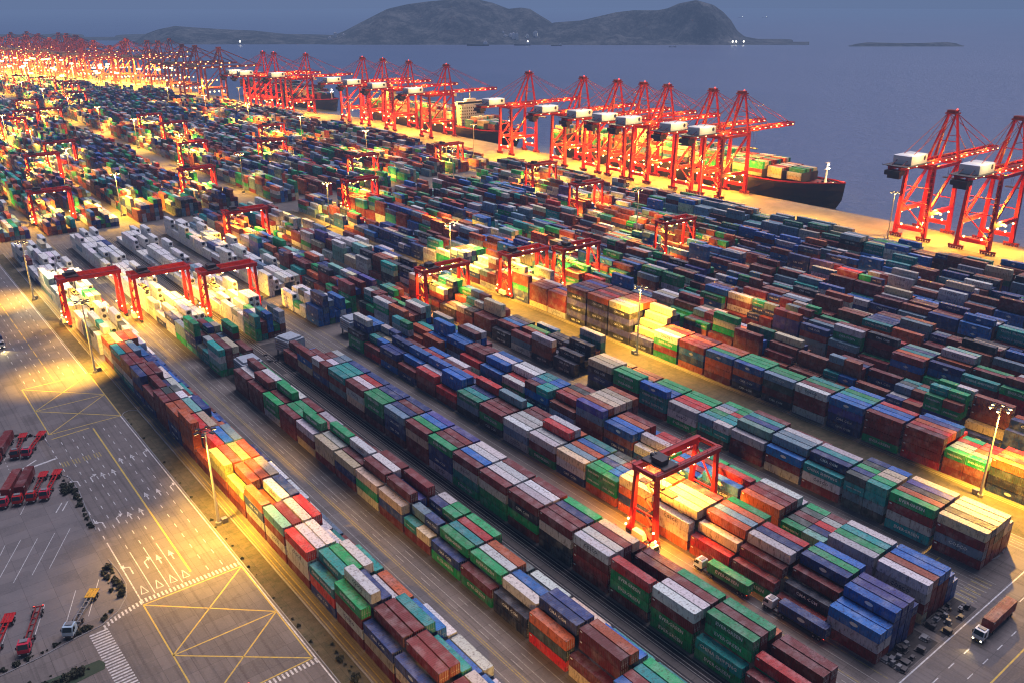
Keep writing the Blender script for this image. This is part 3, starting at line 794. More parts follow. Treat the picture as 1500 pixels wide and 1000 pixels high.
# ------------------------------------------------------------------ rubber tyred gantry cranes
def make_rtg(lit=True):
    t = empty('gantry_crane', (0, 0, 0), 0)
    S = 23.4; hw = 4.3; tw = 3.5; Z = 20.3
    for x in (0, S):
        for s in (-1, 1):
            b = MB(); b.bar((x, s*hw, 2.0), (x, s*tw, Z), 1.35, 1.1, 1.15, 1.0); b.build('leg', M['red'], t)
        b = MB(); b.box(x-.55, x+.55, -hw-1.2, hw+1.2, 1.3, 2.4); b.bar((x, -3.9, 8.5), (x, 3.9, 8.5), .4, .45)
        b.build('sill_beam', M['red'], t)
        for s in (-1, 1):
            b = MB(); b.box(x-.4, x+.4, s*hw-1.1, s*hw+1.1, .7, 1.35)
            for dy in (-.95, .95):
                b.cyl((x-.38, s*hw+dy, .75), (x+.38, s*hw+dy, .75), .75, seg=12)
            b.build('wheel', M['black'], t)
    for s in (-1, 1):
        b = MB(); b.box(-1.2, S+1.2, s*tw-.55, s*tw+.55, Z-.3, Z+1.5); b.build('main_girder', M['red'], t)
        b = MB()
        for z in (Z+2.0, Z+2.6): b.bar((-1.2, s*tw+s*1.0, z), (S+1.2, s*tw+s*1.0, z), .06)
        for i in range(13): b.bar((-1.2+i*(S+2.4)/12, s*tw+s*1.0, Z+1.5), (-1.2+i*(S+2.4)/12, s*tw+s*1.0, Z+2.6), .06)
        b.box(-1.2, S+1.2, s*tw-.45 if s < 0 else s*tw+.45, s*tw+s*1.05 if s > 0 else s*tw+.45, Z+1.35, Z+1.42) if s > 0 else b.box(-1.2, S+1.2, s*tw-1.05, s*tw-.45, Z+1.35, Z+1.42)
        b.build('walkway_rail', M['darkred'], t)
    b = MB()
    for x in (-.9, S+.9): b.box(x-.4, x+.4, -tw+.56, tw-.56, Z+.2, Z+1.3)
    b.build('end_tie', M['red'], t)
    # diagonal braces on the far frame and a zigzag stair by the near leg
    b = MB(); b.bar((S, -hw, 8.5), (S, tw, Z-1), .35); b.bar((S, hw, 2.3), (S, -4.0, 8.5), .35); b.build('brace', M['red'], t)
    b = MB()
    for i in range(8):
        z = 2.4+i*2.25; y0, y1 = (-3.6, -.8) if i % 2 == 0 else (-.8, -3.6)
        b.bar((-.9, y0, z), (-.9, y1, z+2.25), .7, .1); b.bar((-1.25, y0, z+1), (-1.25, y1, z+3.25), .06)
    b.build('stair', M['darkred'], t)
    # trolley, cab and spreader
    tx = 4.6
    b = MB(); b.box(tx-2.6, tx+2.6, -tw-.6, tw+.6, Z+1.55, Z+2.0); b.box(tx-1.9, tx+.6, -2.4, 1.2, Z+2.0, Z+3.5); b.box(tx+.9, tx+2.2, -1.2, 2.6, Z+2.0, Z+3.1)
    b.cyl((tx, 1.6, Z+2.7), (tx, 3.0, Z+2.7), .6); b.build('trolley', M['darksteel'], t)
    b = MB(); b.box(tx+2.4, tx+4.2, -1.1, 1.1, Z-2.3, Z-.1); cab = b.build('cab', M['white'], t)
    b = MB(); b.box(tx+2.35, tx+4.25, -1.0, 1.0, Z-2.0, Z-1.0); b.build('window', M['glass'], cab)
    b = MB(); b.box(tx-1.1, tx+1.1, -6, 6, 14.1, 14.5); b.box(tx-.6, tx+.6, -2, 2, 14.5, 15.2)
    for sx in (-.9, .9):
        for sy in (-1.8, 1.8): b.bar((tx+sx, sy, 15.1), (tx+sx*1.5, sy*1.3, Z+1.5), .07)
    b.build('spreader', M['darksteel'], t)
    b = MB(); b.box(S+.6, S+2.4, -3.2, 3.2, 2.5, 4.9); b.build('engine_box', M['grey'], t)
    b = MB(); b.box(-2.3, -.6, -2.0, 2.0, 1.6, 3.4); b.build('electric_box', M['white'], t)
    lm = MB(); lm.box(-.35, .35, -.25, .25, -.17, .17); lm = lm.mesh('floodlamp_box', M['lampY']); lb = MB(); lb.ball((0, 0, 0), .32); lb = lb.mesh('floodlamp_globe', M['lampO'])
    spots_ = [(lm, (x, s*tw, Z-.5)) for x in (2.5, 8.5, 14, 20) for s in (-1, 1)]+[(lb, (x, s*(hw+.2), 5.0)) for x in (-1.1, S-1.1) for s in (-1, 1)]+[(lb, (-1.1, -hw-1.0, 2.9)), (lb, (-1.1, hw+1.0, 2.9))]
    for me_, lc_ in spots_:
        q = bpy.data.objects.new('floodlamp', me_); link(q); q.parent = t; q.location = lc_
    return t
RTGS = [ # x of left leg, y, label
 (145.0, 126.8, 'red rubber tyred gantry crane straddling stacks in the right foreground, nearest crane'),
 (64.8, 398.5, 'red gantry crane over white containers, leftmost of three in a row beside the road'),
 (91.2, 385.5, 'red gantry crane over white containers, middle one of three in a row'),
 (117.0, 371.0, 'red gantry crane over white containers, rightmost of three in a row'),
 (169.3, 478.5, 'red gantry crane standing alone behind the white container rows'),
 (195.0, 311.5, 'red gantry crane over brightly lit yellow stacks in the middle of the yard'),
 (240.6, 308.5, 'red gantry crane at the foot of the lit lane, left of a close pair'),
 (267.6, 300.0, 'red gantry crane over cream stacks, right of a close pair'),
 (347.0, 305.0, 'small looking red gantry crane in dark stacks nearest the right hand quay'),
 (380.0, 413.0, 'red gantry crane near the quay behind dark purple stacks'),
 (404.0, 488.0, 'red gantry crane at the quay side edge of the stacks'),
 (267.6, 520.0, 'red gantry crane lit orange, upper middle of yard'),
 (318.0, 606.0, 'red gantry crane behind the orange lit one, nearer the quay'),
 (92.0, 610.0, 'red gantry crane over green and maroon stacks beyond the cross aisle'),
 (145.0, 832.0, 'distant red gantry crane, left rear of a pair beyond the aisle'),
 (119.0, 768.0, 'distant red gantry crane with glowing stacks, left front of a pair'),
 (195.0, 632.0, 'red gantry crane over yellow lit stacks beyond the cross aisle'),
 (236.0, 760.0, 'distant red gantry crane behind yellow lit stacks'),
 (268.0, 986.0, 'far red gantry crane near the upper left glow'),
 (295.0, 727.0, 'distant red gantry crane, front one of two near the quay'),
 (336.0, 822.0, 'distant red gantry crane, rear one of two near the quay'),
 (404.0, 610.0, 'distant red gantry crane just below the berth cranes'),
]
for i in range(30):
    RTGS.append((R.choice(FARX[:9])-2, 880+i*36+R.uniform(-20, 20), None))
proto = make_rtg(); index_tree(proto)
for i, (x, y, lab) in enumerate(RTGS):
    o = proto if i == 0 else copy_tree(proto)
    o.location = (x, y, 0)
    tag(o, lab or 'tiny far gantry crane in the hazy stacks at upper left', 'gantry crane', 'gantry cranes over the container blocks' if lab else 'far gantry cranes in the haze')
    if True:
        pw = 34000 if y < 560 else (60000 if y < 900 else 110000)
        spot((x+3.2, y-1.5, 19.7), pw, 'Y' if i not in (0, 5) else 'O', 155, .5)
        spot((x+16, y+1.5, 19.7), pw, 'Y', 150, .5)
        point((x-1.6, y-6.2, 3.4), 1600, 'O')
        if y < 700: point((x+1.4, y+6.0, 5.5), 1500, 'O'); point((x+21.8, y-5.5, 5.0), 1500, 'O')

# ------------------------------------------------------------------ ship to shore cranes
def make_sts(detail=True, lamps=True):
    """x=0 landside rail, x=30 waterside rail, y along the quay"""
    t = empty('quay_crane', (0, 0, 0), 0)
    hw = 9.0; G = 30.0; ZB = 44.5; ZA = 71.5
    red = M['red']
    for x in (0, G):
        for s in (-1, 1):
            b = MB(); b.bar((x, s*hw, 2.2), (x, s*(hw-1.0), ZB+1), 2.5, 2.2, 1.9, 1.8); b.build('leg', red, t)
            b = MB(); b.box(x-.6, x+.6, s*hw-4.4, s*hw+4.4, 1.2, 2.3)
            for k in range(6): b.cyl((x-.35, s*hw-3.75+k*1.5, .55), (x+.35, s*hw-3.75+k*1.5, .55), .55, seg=8)
            b.build('bogie', M['darkred'], t)
        b = MB(); b.box(x-.9, x+.9, -hw+.6, hw-.6, 5.2, 7.6) ; b.build('sill_beam', red, t)
        b = MB(); b.box(x-.7, x+.7, -hw+1.6, hw-1.6, ZB-2.2, ZB-.2); b.build('cross_beam', red, t)
    for s in (-1, 1):
        b = MB(); b.box(.8, G-.8, s*(hw-.35)-.9, s*(hw-.35)+.9, 15.0, 17.4)
        b.build('portal_beam', red, t)
        b = MB(); b.bar((1, s*(hw-.6), 17.3), (G-1, s*(hw-1), ZB-1.5), 1.3); b.bar((.6, s*(hw-.7), 27), (13, s*(hw-.8), 27.9), .35)
        b.build('brace', red, t)
        b = MB(); b.box(.8, G-.8, s*(hw-1.0)-.6, s*(hw-1.0)+.6, ZB-2.0, ZB-.2); b.build('upper_beam', red, t)
    for q in (((0, -hw+.3, 7.6), (0, hw-.8, 21.7)), ((0, -hw+.3, 22), (0, hw-.8, 22)), ((0, -hw+.5, 31), (0, hw-.9, 31)), ((G, -hw+.3, 22), (G, hw-.8, 22))):
        b = MB(); b.bar(*q, .5); b.build('frame_brace', red, t)
    for s in (-1, 1):
        b = MB(); b.box(-31, G+62, s*3.1-.65, s*3.1+.65, ZB+.0, ZB+2.5); b.build('boom_girder', red, t)
    b = MB()
    for i in range(19): b.box(-30+i*6.7-.25, -30+i*6.7+.25, -2.5, 2.5, ZB+1.6, ZB+2.1)
    b.box(G+61, G+62.2, -3.6, 3.6, ZB+.4, ZB+2.9); b.build('boom_tie', red, t)
    b = MB()
    for s in (-1, 1):
        b.bar((-31, s*4.6, ZB+3.2), (G+62, s*4.6, ZB+3.2), .09); b.box(-31, G+62, s*4.2-.5, s*4.2+.5, ZB+2.0, ZB+2.12)
        for i in range(32): b.bar((-31+i*3, s*4.6, ZB+2.1), (-31+i*3, s*4.6, ZB+3.2), .07)
    b.build('walkway', M['darkred'], t)
    # pylon
    b = MB()
    for s in (-1, 1):
        b.bar((G, s*7.2, ZB), (G-1.5, s*2.4, ZA), 1.5, 1.5, 1.0, 1.0)
        b.bar((G-16, s*3.2, ZB+2.3), (G-2.5, s*2.2, ZA), 1.2, 1.2, .8, .8)
    b.bar((G-1, -5.2, ZB+11), (G-1, 5.2, ZB+11), .5); b.build('pylon', M['red'], t)
    b = MB(); b.box(G-5.2, G+1.2, -3.2, 3.2, ZA, ZA+.9); b.box(G-4.6, G-.2, -2.6, 2.6, ZA+.9, ZA+2.4)
    for s in (-1, 1): b.bar((G-5.2, s*3.1, ZA+2.2), (G+1.2, s*3.1, ZA+2.2), .1)
    b.build('apex_platform', M['darkred'], t)
    b = MB()
    for s in (-1, 1):
        b.bar((G-1, s*2.6, ZA), (G+58, s*3.1, ZB+2.4), .32); b.bar((G-1, s*2.6, ZA), (G+31, s*3.1, ZB+2.4), .30)
        b.bar((G-3, s*2.6, ZA), (-29, s*3.1, ZB+2.4), .32); b.bar((G-3, s*2.6, ZA), (-6, s*3.1, ZB+2.4), .26)
        b.bar((G-9, s*2.8, ZB+15), (G-1, s*4.0, ZB+15), .3)
    b.build('stay', M['darkred'], t)
    # machinery house on the back reach
    b = MB(); x0, x1, y0, y1, z0, z1 = -24.5, -5.5, -5.5, 5.5, ZB+2.6, ZB+7.9
    b.quad((x0+1.2,y0,z0),(x1,y0,z0),(x1,y0,z1-.5),(x0+1.2,y0,z1-.5)); b.quad((x1,y0,z0),(x1,y1,z0),(x1,y1,z1-.5),(x1,y0,z1-.5))
    b.quad((x1,y1,z0),(x0+1.2,y1,z0),(x0+1.2,y1,z1-.5),(x1,y1,z1-.5)); b.quad((x0+1.2,y1,z0),(x0+1.2,y0,z0),(x0+1.2,y0,z1-.5),(x0+1.2,y1,z1-.5))
    b.quad((x0+1.2,y0,z1-.5),(x1,y0,z1-.5),(x1-1,y0+1,z1),(x0+2.2,y0+1,z1)); b.quad((x1,y0,z1-.5),(x1,y1,z1-.5),(x1-1,y1-1,z1),(x1-1,y0+1,z1))
    b.quad((x1,y1,z1-.5),(x0+1.2,y1,z1-.5),(x0+2.2,y1-1,z1),(x1-1,y1-1,z1)); b.quad((x0+1.2,y1,z1-.5),(x0+1.2,y0,z1-.5),(x0+2.2,y0+1,z1),(x0+2.2,y1-1,z1))
    b.quad((x0+2.2,y0+1,z1),(x1-1,y0+1,z1),(x1-1,y1-1,z1),(x0+2.2,y1-1,z1)); b.quad((x0+1.2,y0,z0),(x0+1.2,y1,z0),(x1,y1,z0),(x1,y0,z0))
    h = b.build('machinery_house', M['housewhite'], t)
    b = MB(); b.cyl((-8.6, y0-.06, z0+3), (-8.6, y0-.02, z0+3), 1.3, seg=16); b.build('emblem', M['lettersd'], h)
    b = MB(); b.box(-31, -3, -7.4, 7.4, ZB+2.3, ZB+2.58)
    for x in (-31, -3):
        for s in (-1, 1): b.bar((x, s*7.3, ZB+2.4), (x, s*7.3, ZB+3.6), .1)
    b.box(-33, -26.5, -4.5, 4.5, ZB-2.5, ZB+.1); b.box(-31, -28, -3.5, 3.5, ZB-4.5, ZB-2.5); b.build('machinery_deck', M['darksteel'], t)
    tx = 44
    b = MB(); b.box(tx-4, tx+4, -3.9, 3.9, ZB-.3, ZB+.15); b.box(tx-1.3, tx+1.3, -6.1, 6.1, 31, 31.6)
    for sx in (-1, 1):
        for sy in (-1, 1): b.bar((tx+sx, sy*3, 31.6), (tx+sx*2, sy*3, ZB-.3), .1)
    b.build('trolley', M['darksteel'], t)
    b = MB(); b.box(tx-7.5, tx-4.8, -1.6, 1.6, ZB-4, ZB-.4); b.build('cab', M['white'], t)
    # zigzag stairs beside a landside leg
    b = MB()
    for i in range(17):
        z = 3+i*2.45; a, c = (-2.6, -.2) if i % 2 else (-.2, -2.6)
        b.bar((a-1.0, -hw+.2, z), (c-1.0, -hw+.2, z+2.45), .7, .12); b.box(-4.0, -.9, -hw-.5, -hw+.9, z-.05, z+.03)
    b.build('stair', M['darkred'], t)
    b = MB()
    for x in (-24, -15, -4, 4, 12, 20, 27):
        for s in (-1, 1): b.box(x-.35, x+.35, s*4.8-.2, s*4.8+.2, ZB+1.0, ZB+1.4)
    for x in range(34, 92, 7):
        for s in (-1, 1): b.box(x-.6, x+.6, s*3.9-.15, s*3.9+.15, ZB+1.1, ZB+1.5)
    b.build('boom_lamp', M['lampB'], t)
    lb = MB(); lb.ball((0, 0, 0), .6); lb = lb.mesh('portal_lamp_globe', M['lampO'])
    for lc_ in [(x, s*(hw+.6), 14.4) for x in (5, 15, 25) for s in (-1, 1)]+[(x-1.6, y, 8.2) for x in (0, G) for y in (-5, 5)]:
        q = bpy.data.objects.new('portal_lamp', lb); link(q); q.parent = t; q.location = lc_
    b = MB(); b.ball((G-4, -3, ZA+3), .45); b.build('beacon', M['tail'], t)
    return t
STS = [(242.5, 'right'), (205.0, 'right'), (395.5, ''), (422.0, ''), (467.0, ''), (493.0, ''), (522.5, ''), (564.5, ''), (639.0, ''),
       (776.0, ''), (850.0, ''), (907.0, ''), (949.0, ''), (1061.0, ''), (1116.0, ''), (1142.0, '')]
STSLAB = ['tall red quay crane with white machinery house, left one of the right hand pair',
 'tall red quay crane at the right edge, partly cut off by the frame',
 'red quay crane nearest the bow of the berthed ship, boom pointing out to sea',
 'second red quay crane behind the bow of the berthed ship', 'third red quay crane from the bow in the dense row',
 'fourth red quay crane from the bow in the dense row', 'fifth red quay crane from the bow in the dense row',
 'sixth red quay crane from the bow, left of the dense row', 'red quay crane standing a little apart at the left end of the long row',
 'red quay crane at the right end of the middle group of four', 'second red quay crane from the right in the middle group',
 'third red quay crane from the right in the middle group', 'leftmost red quay crane of the middle group of four',
 'red quay crane at the right of the distant group of three', 'middle red quay crane of the distant group of three', 'left red quay crane of the distant group of three']
sproto = make_sts(); index_tree(sproto)
def place_sts(o, x, y, rz=0): o.location = (x, y, 0); o.rotation_euler = (0, 0, rz)
for i, (y, _) in enumerate(STS):
    o = sproto if i == 0 else copy_tree(sproto)
    XS = float(np.interp(y, [930, 1061, 1116, 1142], [500, 477, 458, 454])); place_sts(o, XS, y)
    tag(o, STSLAB[i], 'quay crane', 'ship to shore cranes along the quay')
    busy = i >= 2
    pw = 85000 if busy else 100000
    spot((XS+15.0, y-10, 15.0), pw, 'Y' if not busy else 'O', 160, .6, aim=(XS+5.0, y-14, 0))
    spot((XS+8.0, y+2, 43.5), pw*2.0, 'O', 120, .8)
    point((XS+-1.5, y-6, 9.5), 9000 if busy else 5000, 'O', .6); point((XS+28.5, y+3, 10), 9000 if busy else 5000, 'O', .6)
    if busy: spot((XS+48.0, y, 43.5), 60000, 'Y', 130, .6)
    point((XS+-16.0, y-11, 56.5), 4500, 'W', 1.0); point((XS+8.0, y-6.5, 47.3), 5000, 'O', .5); point((XS+45.0, y-6.0, 47.6), 6500, 'O', .5); point((XS+72.0, y-6.0, 47.6), 6500, 'O', .5)
    point((XS+12.0, y-7.5, 18.5), 7000, 'O', .5)
# far cranes: simple whole meshes
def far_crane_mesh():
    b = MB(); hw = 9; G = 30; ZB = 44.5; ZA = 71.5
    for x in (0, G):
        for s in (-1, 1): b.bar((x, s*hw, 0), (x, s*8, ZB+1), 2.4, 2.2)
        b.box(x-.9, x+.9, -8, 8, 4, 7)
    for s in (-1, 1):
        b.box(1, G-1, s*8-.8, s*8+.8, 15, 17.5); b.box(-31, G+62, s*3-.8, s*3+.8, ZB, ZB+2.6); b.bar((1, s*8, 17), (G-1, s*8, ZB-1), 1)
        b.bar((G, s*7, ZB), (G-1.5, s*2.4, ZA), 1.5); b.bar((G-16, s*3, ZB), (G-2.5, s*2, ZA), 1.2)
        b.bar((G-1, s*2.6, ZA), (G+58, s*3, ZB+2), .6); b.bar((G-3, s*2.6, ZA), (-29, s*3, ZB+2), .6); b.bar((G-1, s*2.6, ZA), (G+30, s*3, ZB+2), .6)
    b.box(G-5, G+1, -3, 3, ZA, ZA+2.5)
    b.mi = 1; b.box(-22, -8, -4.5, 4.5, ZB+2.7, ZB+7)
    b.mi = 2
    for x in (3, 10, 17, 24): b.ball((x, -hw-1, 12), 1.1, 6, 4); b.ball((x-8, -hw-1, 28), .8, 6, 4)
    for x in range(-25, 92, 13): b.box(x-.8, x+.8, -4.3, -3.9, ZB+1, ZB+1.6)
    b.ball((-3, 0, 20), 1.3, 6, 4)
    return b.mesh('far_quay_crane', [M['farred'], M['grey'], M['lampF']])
fm = far_crane_mesh()
FARC = [(455, 1305, .05), (448, 1385, .05), (446, 1440, .02)]
t = 0.0
while t < 1.35:
    x, y = 484+(323-484)*t, 1600+(2172-1600)*t
    FARC.append((x-29+R.uniform(-5, 5), y-8, 0.28+R.uniform(-.03, .03)))
    t += R.choice((.036, .040, .05, .05, .085, .12))
for i in range(9):     # a second berth line farther out
    t = R.uniform(.1, 1.4); x, y = 484+(323-484)*t, 1600+(2172-1600)*t
    FARC.append((x+95, y+75, 0.28+R.uniform(-.05, .05)))
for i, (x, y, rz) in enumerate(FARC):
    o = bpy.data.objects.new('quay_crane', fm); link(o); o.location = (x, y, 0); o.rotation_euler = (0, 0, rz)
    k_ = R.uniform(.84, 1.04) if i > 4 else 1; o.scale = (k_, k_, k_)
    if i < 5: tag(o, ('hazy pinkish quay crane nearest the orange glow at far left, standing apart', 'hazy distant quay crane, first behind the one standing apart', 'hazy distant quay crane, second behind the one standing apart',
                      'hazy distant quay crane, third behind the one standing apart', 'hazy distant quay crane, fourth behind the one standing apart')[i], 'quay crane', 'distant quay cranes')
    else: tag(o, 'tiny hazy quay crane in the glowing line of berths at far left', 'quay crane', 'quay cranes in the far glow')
rl = random.Random(21)
for i in range(30):
    t = i/22; x, y = 484+(323-484)*t, 1600+(2172-1600)*t
    if i % 2 == 0:
        spot((x-20, y-5, 14), 420000, 'Y', 160, .6, rad=2); spot((x-12, y+8, 43), 700000, rl.choice('OY'), 150, .7, rad=2)
    spot((x-70+rl.uniform(-15, 15), y-25+rl.uniform(-15, 15), 34), rl.choice((400000, 700000, 1200000)), rl.choice('YYO'), 150, .8, rad=2)
    if i % 2: spot((x-150+rl.uniform(-30, 30), y+20, 34), rl.choice((300000, 800000)), 'Y', 140, .8, rad=2)
for (x, y) in ((440, 1180), (435, 1300), (430, 1400), (425, 1500)): spot((x+20, y, 34), 450000, 'Y', 150, .8, rad=2)
# lamp clusters on the distant masts, each a real pole with a burning head
b = MB(); b.cyl((0, 0, 0), (0, 0, 34), .7, .4, 6); fp = b.mesh('far_pole', M['pole'])
b = MB()
for a in range(4): b.ball((2.2*math.cos(a*1.57), 2.2*math.sin(a*1.57), 34.5), 1.0, 6, 4)
fl = b.mesh('far_lamps', M['lampY'])
for i in range(64):
    t = rl.uniform(-.3, 1.3); off = rl.choice((45, 75, 120, 170, 230)); x, y = 484+(323-484)*t-off+rl.uniform(-12, 12), 1600+(2172-1600)*t
    t_ = empty('lamp_mast', (x, y, 0), 0, 'tiny burning lamp mast in the golden glow at far left', 'lamp mast', 'lamp masts in the far glow')
    for nm_, me_ in (('pole', fp), ('lamp_head', fl)):
        q = bpy.data.objects.new(nm_, me_); link(q); q.parent = t_

# ------------------------------------------------------------------ high mast lamps
def make_mast(lampmat, hgt=28.5, burn=False):
    t = empty('lamp_mast', (0, 0, 0), 0)
    b = MB(); b.cyl((0,0,0), (0,0,hgt), .42, .2, 12); b.build('pole', M['pole'], t)
    b = MB(); b.cyl((0,0,0), (0,0,.9), .9, .8, 12); b.box(.9, 2.4, -.7, .7, 0, 1.5); b.build('base', M['grey'], t)
    b = MB()
    for i in range(12):
        a0, a1 = math.pi*i/6, math.pi*(i+1)/6
        b.bar((1.7*math.cos(a0), 1.7*math.sin(a0), hgt+.2), (1.7*math.cos(a1), 1.7*math.sin(a1), hgt+.2), .12)
        if i % 2 == 0: b.bar((0, 0, hgt+.1), (2.1*math.cos(a0), 2.1*math.sin(a0), hgt+.3), .1)
    b.build('lamp_ring', M['darksteel'], t)
    for i in range(6):
        a = math.pi/3*i; b = MB(); c, s = math.cos(a), math.sin(a)
        b.bar((1.7*c, 1.7*s, hgt+.25), (2.9*c, 2.9*s, hgt+.1), .8, .35); l = b.build('lamp_head', M['darksteel'], t)
        b = MB(); b.bar((1.8*c, 1.8*s, hgt+.04), (2.8*c, 2.8*s, hgt-.1), .62, .06)
        if burn: b.ball((2.6*c, 2.6*s, hgt-.2), .33)
        b.build('lamp_lens', lampmat, l)
    return t
mproto = make_mast(M['lampY']); index_tree(mproto); mburn = make_mast(M['lampY'], burn=True); index_tree(mburn); burnt = 0
MASTS = [(59.6, 204.0, 'O', 'lamp mast between the marked road and the nearest container block'),
 (60.3, 335.0, 'Y', 'lamp mast at the rounded kerb end left of the white containers'), (59.8, 444.5, 'Y', 'lamp mast beside the road at the left edge of the frame'),
 (237.0, 81.0, 'Y', 'lit lamp mast at the right edge with glowing lamp heads'), (237.0, 217.0, 'O', 'lamp mast in the wide lane right of the tall stepped stack'),
 (237.0, 349.0, 'O', 'lamp mast between yellow lit stacks in the middle of the yard'), (237.5, 485.0, 'Y', 'lamp mast standing in the lane in the upper middle of the yard'),
 (487.5, 249.0, 'Y', 'slender lamp mast at the stack edge below the right hand quay cranes'), (488.0, 394.5, 'Y', 'slender lamp mast at the edge of the apron near the ship bow'),
 (473.0, 653.0, 'Y', 'slender pale lamp mast on the open apron left of the long crane row'), (237.5, 625.0, 'Y', 'lamp mast beyond the cross aisle in yellow lit stacks'),
 (374.5, 545.0, 'Y', 'thin lamp mast at the cross aisle near the quay side stacks'), (374.5, 349.0, 'O', 'lamp mast beside brightly lit stacks between the close pair and the quay'), (60.0, 575.0, 'Y', 'far lamp mast beside the road beyond the cross aisle'),
 (478.0, 900.0, 'Y', 'thin distant lamp mast on the apron below the middle crane group'), (446.0, 1150.0, 'Y', 'thin distant lamp mast on the apron below the distant crane group')]
for i, (x, y, c, lab) in enumerate(MASTS):
    if i in (3, 5, 6, 10): o = mburn if not burnt else copy_tree(mburn); burnt = 1
    else: o = mproto if i == 0 else copy_tree(mproto)
    o.location = (x, y, 0); o.rotation_euler = (0, 0, i*0.4)
    tag(o, lab, 'lamp mast', 'high lamp masts')
fi = 0
for X_, ys in ((142.6, (600, 735, 870, 1005, 1140, 1290, 1450, 1620)), (237.5, (760, 892, 1025, 1160, 1300, 1440, 1600, 1760)), (374.5, (680, 812, 945, 1080, 1220)), (63.2, (705, 835, 965, 1100, 1260))):
    for y in ys:
        o = copy_tree(mburn); o.location = (X_, y, 0); o.rotation_euler = (0, 0, fi*.7); fi += 1
        tag(o, 'small burning lamp mast rising from the stacks beyond the cross aisle', 'lamp mast', 'lamp masts in the stacks beyond the cross aisle')
        spot((X_, y, 27.8), (150000, 260000, 200000)[fi % 3]*(1 if y < 1000 else 1.8), 'YYO'[fi % 3], 150, .7, rad=1.2)
spot((140.6, 121, 11), 16000, 'O', 130, .8); spot((141.5, 135, 11), 9000, 'O', 130, .8)
spot((229, 300, 22), 90000, 'Y', 130, .8); spot((292, 205, 24), 22000, 'O', 145, .8); spot((374.5, 217, 24), 22000, 'O', 145, .8); spot((229, 262, 22), 60000, 'Y', 130, .8); spot((278, 415, 24), 40000, 'Y', 140, .8); spot((300, 350, 24), 40000, 'O', 140, .8)  # added floods without poles, hung to warm the lanes and stacks
# which lamp heads burn: aimed floods
spot((57.0, 203.0, 28.0), 110000, 'Y', 105, .9, aim=(53, 199, 0)); spot((62.3, 208, 28.0), 60000, 'Y', 75, .7, aim=(68, 218, 8)); spot((60, 200, 28.0), 60000, 'Y', 120, .9, aim=(62, 180, 0)); spot((60, 72, 28.0), 60000, 'Y', 130, .9, aim=(62, 88, 0))
spot((57.5, 335, 28.0), 210000, 'Y', 78, .9, aim=(50, 338, 0)); spot((63, 338, 28.0), 60000, 'Y', 110, .7, aim=(72, 350, 5))
spot((57.0, 444.5, 28.0), 150000, 'Y', 85, .9, aim=(48, 450, 0)); spot((63, 447, 28.0), 70000, 'W', 120, .7, aim=(72, 440, 5))
spot((237, 79, 28.0), 170000, 'Y', 130, .7, aim=(232, 68, 0)); spot((240, 84, 28), 60000, 'Y', 100, .7, aim=(250, 80, 6))
for (x, y, w_) in ((237, 217, 260000), (237, 349, 300000), (374.5, 349, 120000), (237.5, 485, 240000), (374.5, 545, 30000), (237.5, 625, 80000), (60, 575, 60000)):
    spot((x, y, 27.9), w_, 'Y', 140, .7)
for (x, y, w_) in ((487.5, 249, 70000), (488, 394.5, 110000), (473, 653, 90000), (478, 900, 150000), (446, 1150, 200000)):
    spot((x, y, 27.9), w_, 'Y', 155, .6)
for y in (310, 545, 620, 720, 820, 1010):
    spot((492, y, 30), 200000 if y > 350 else 120000, 'Y', 150, .8)

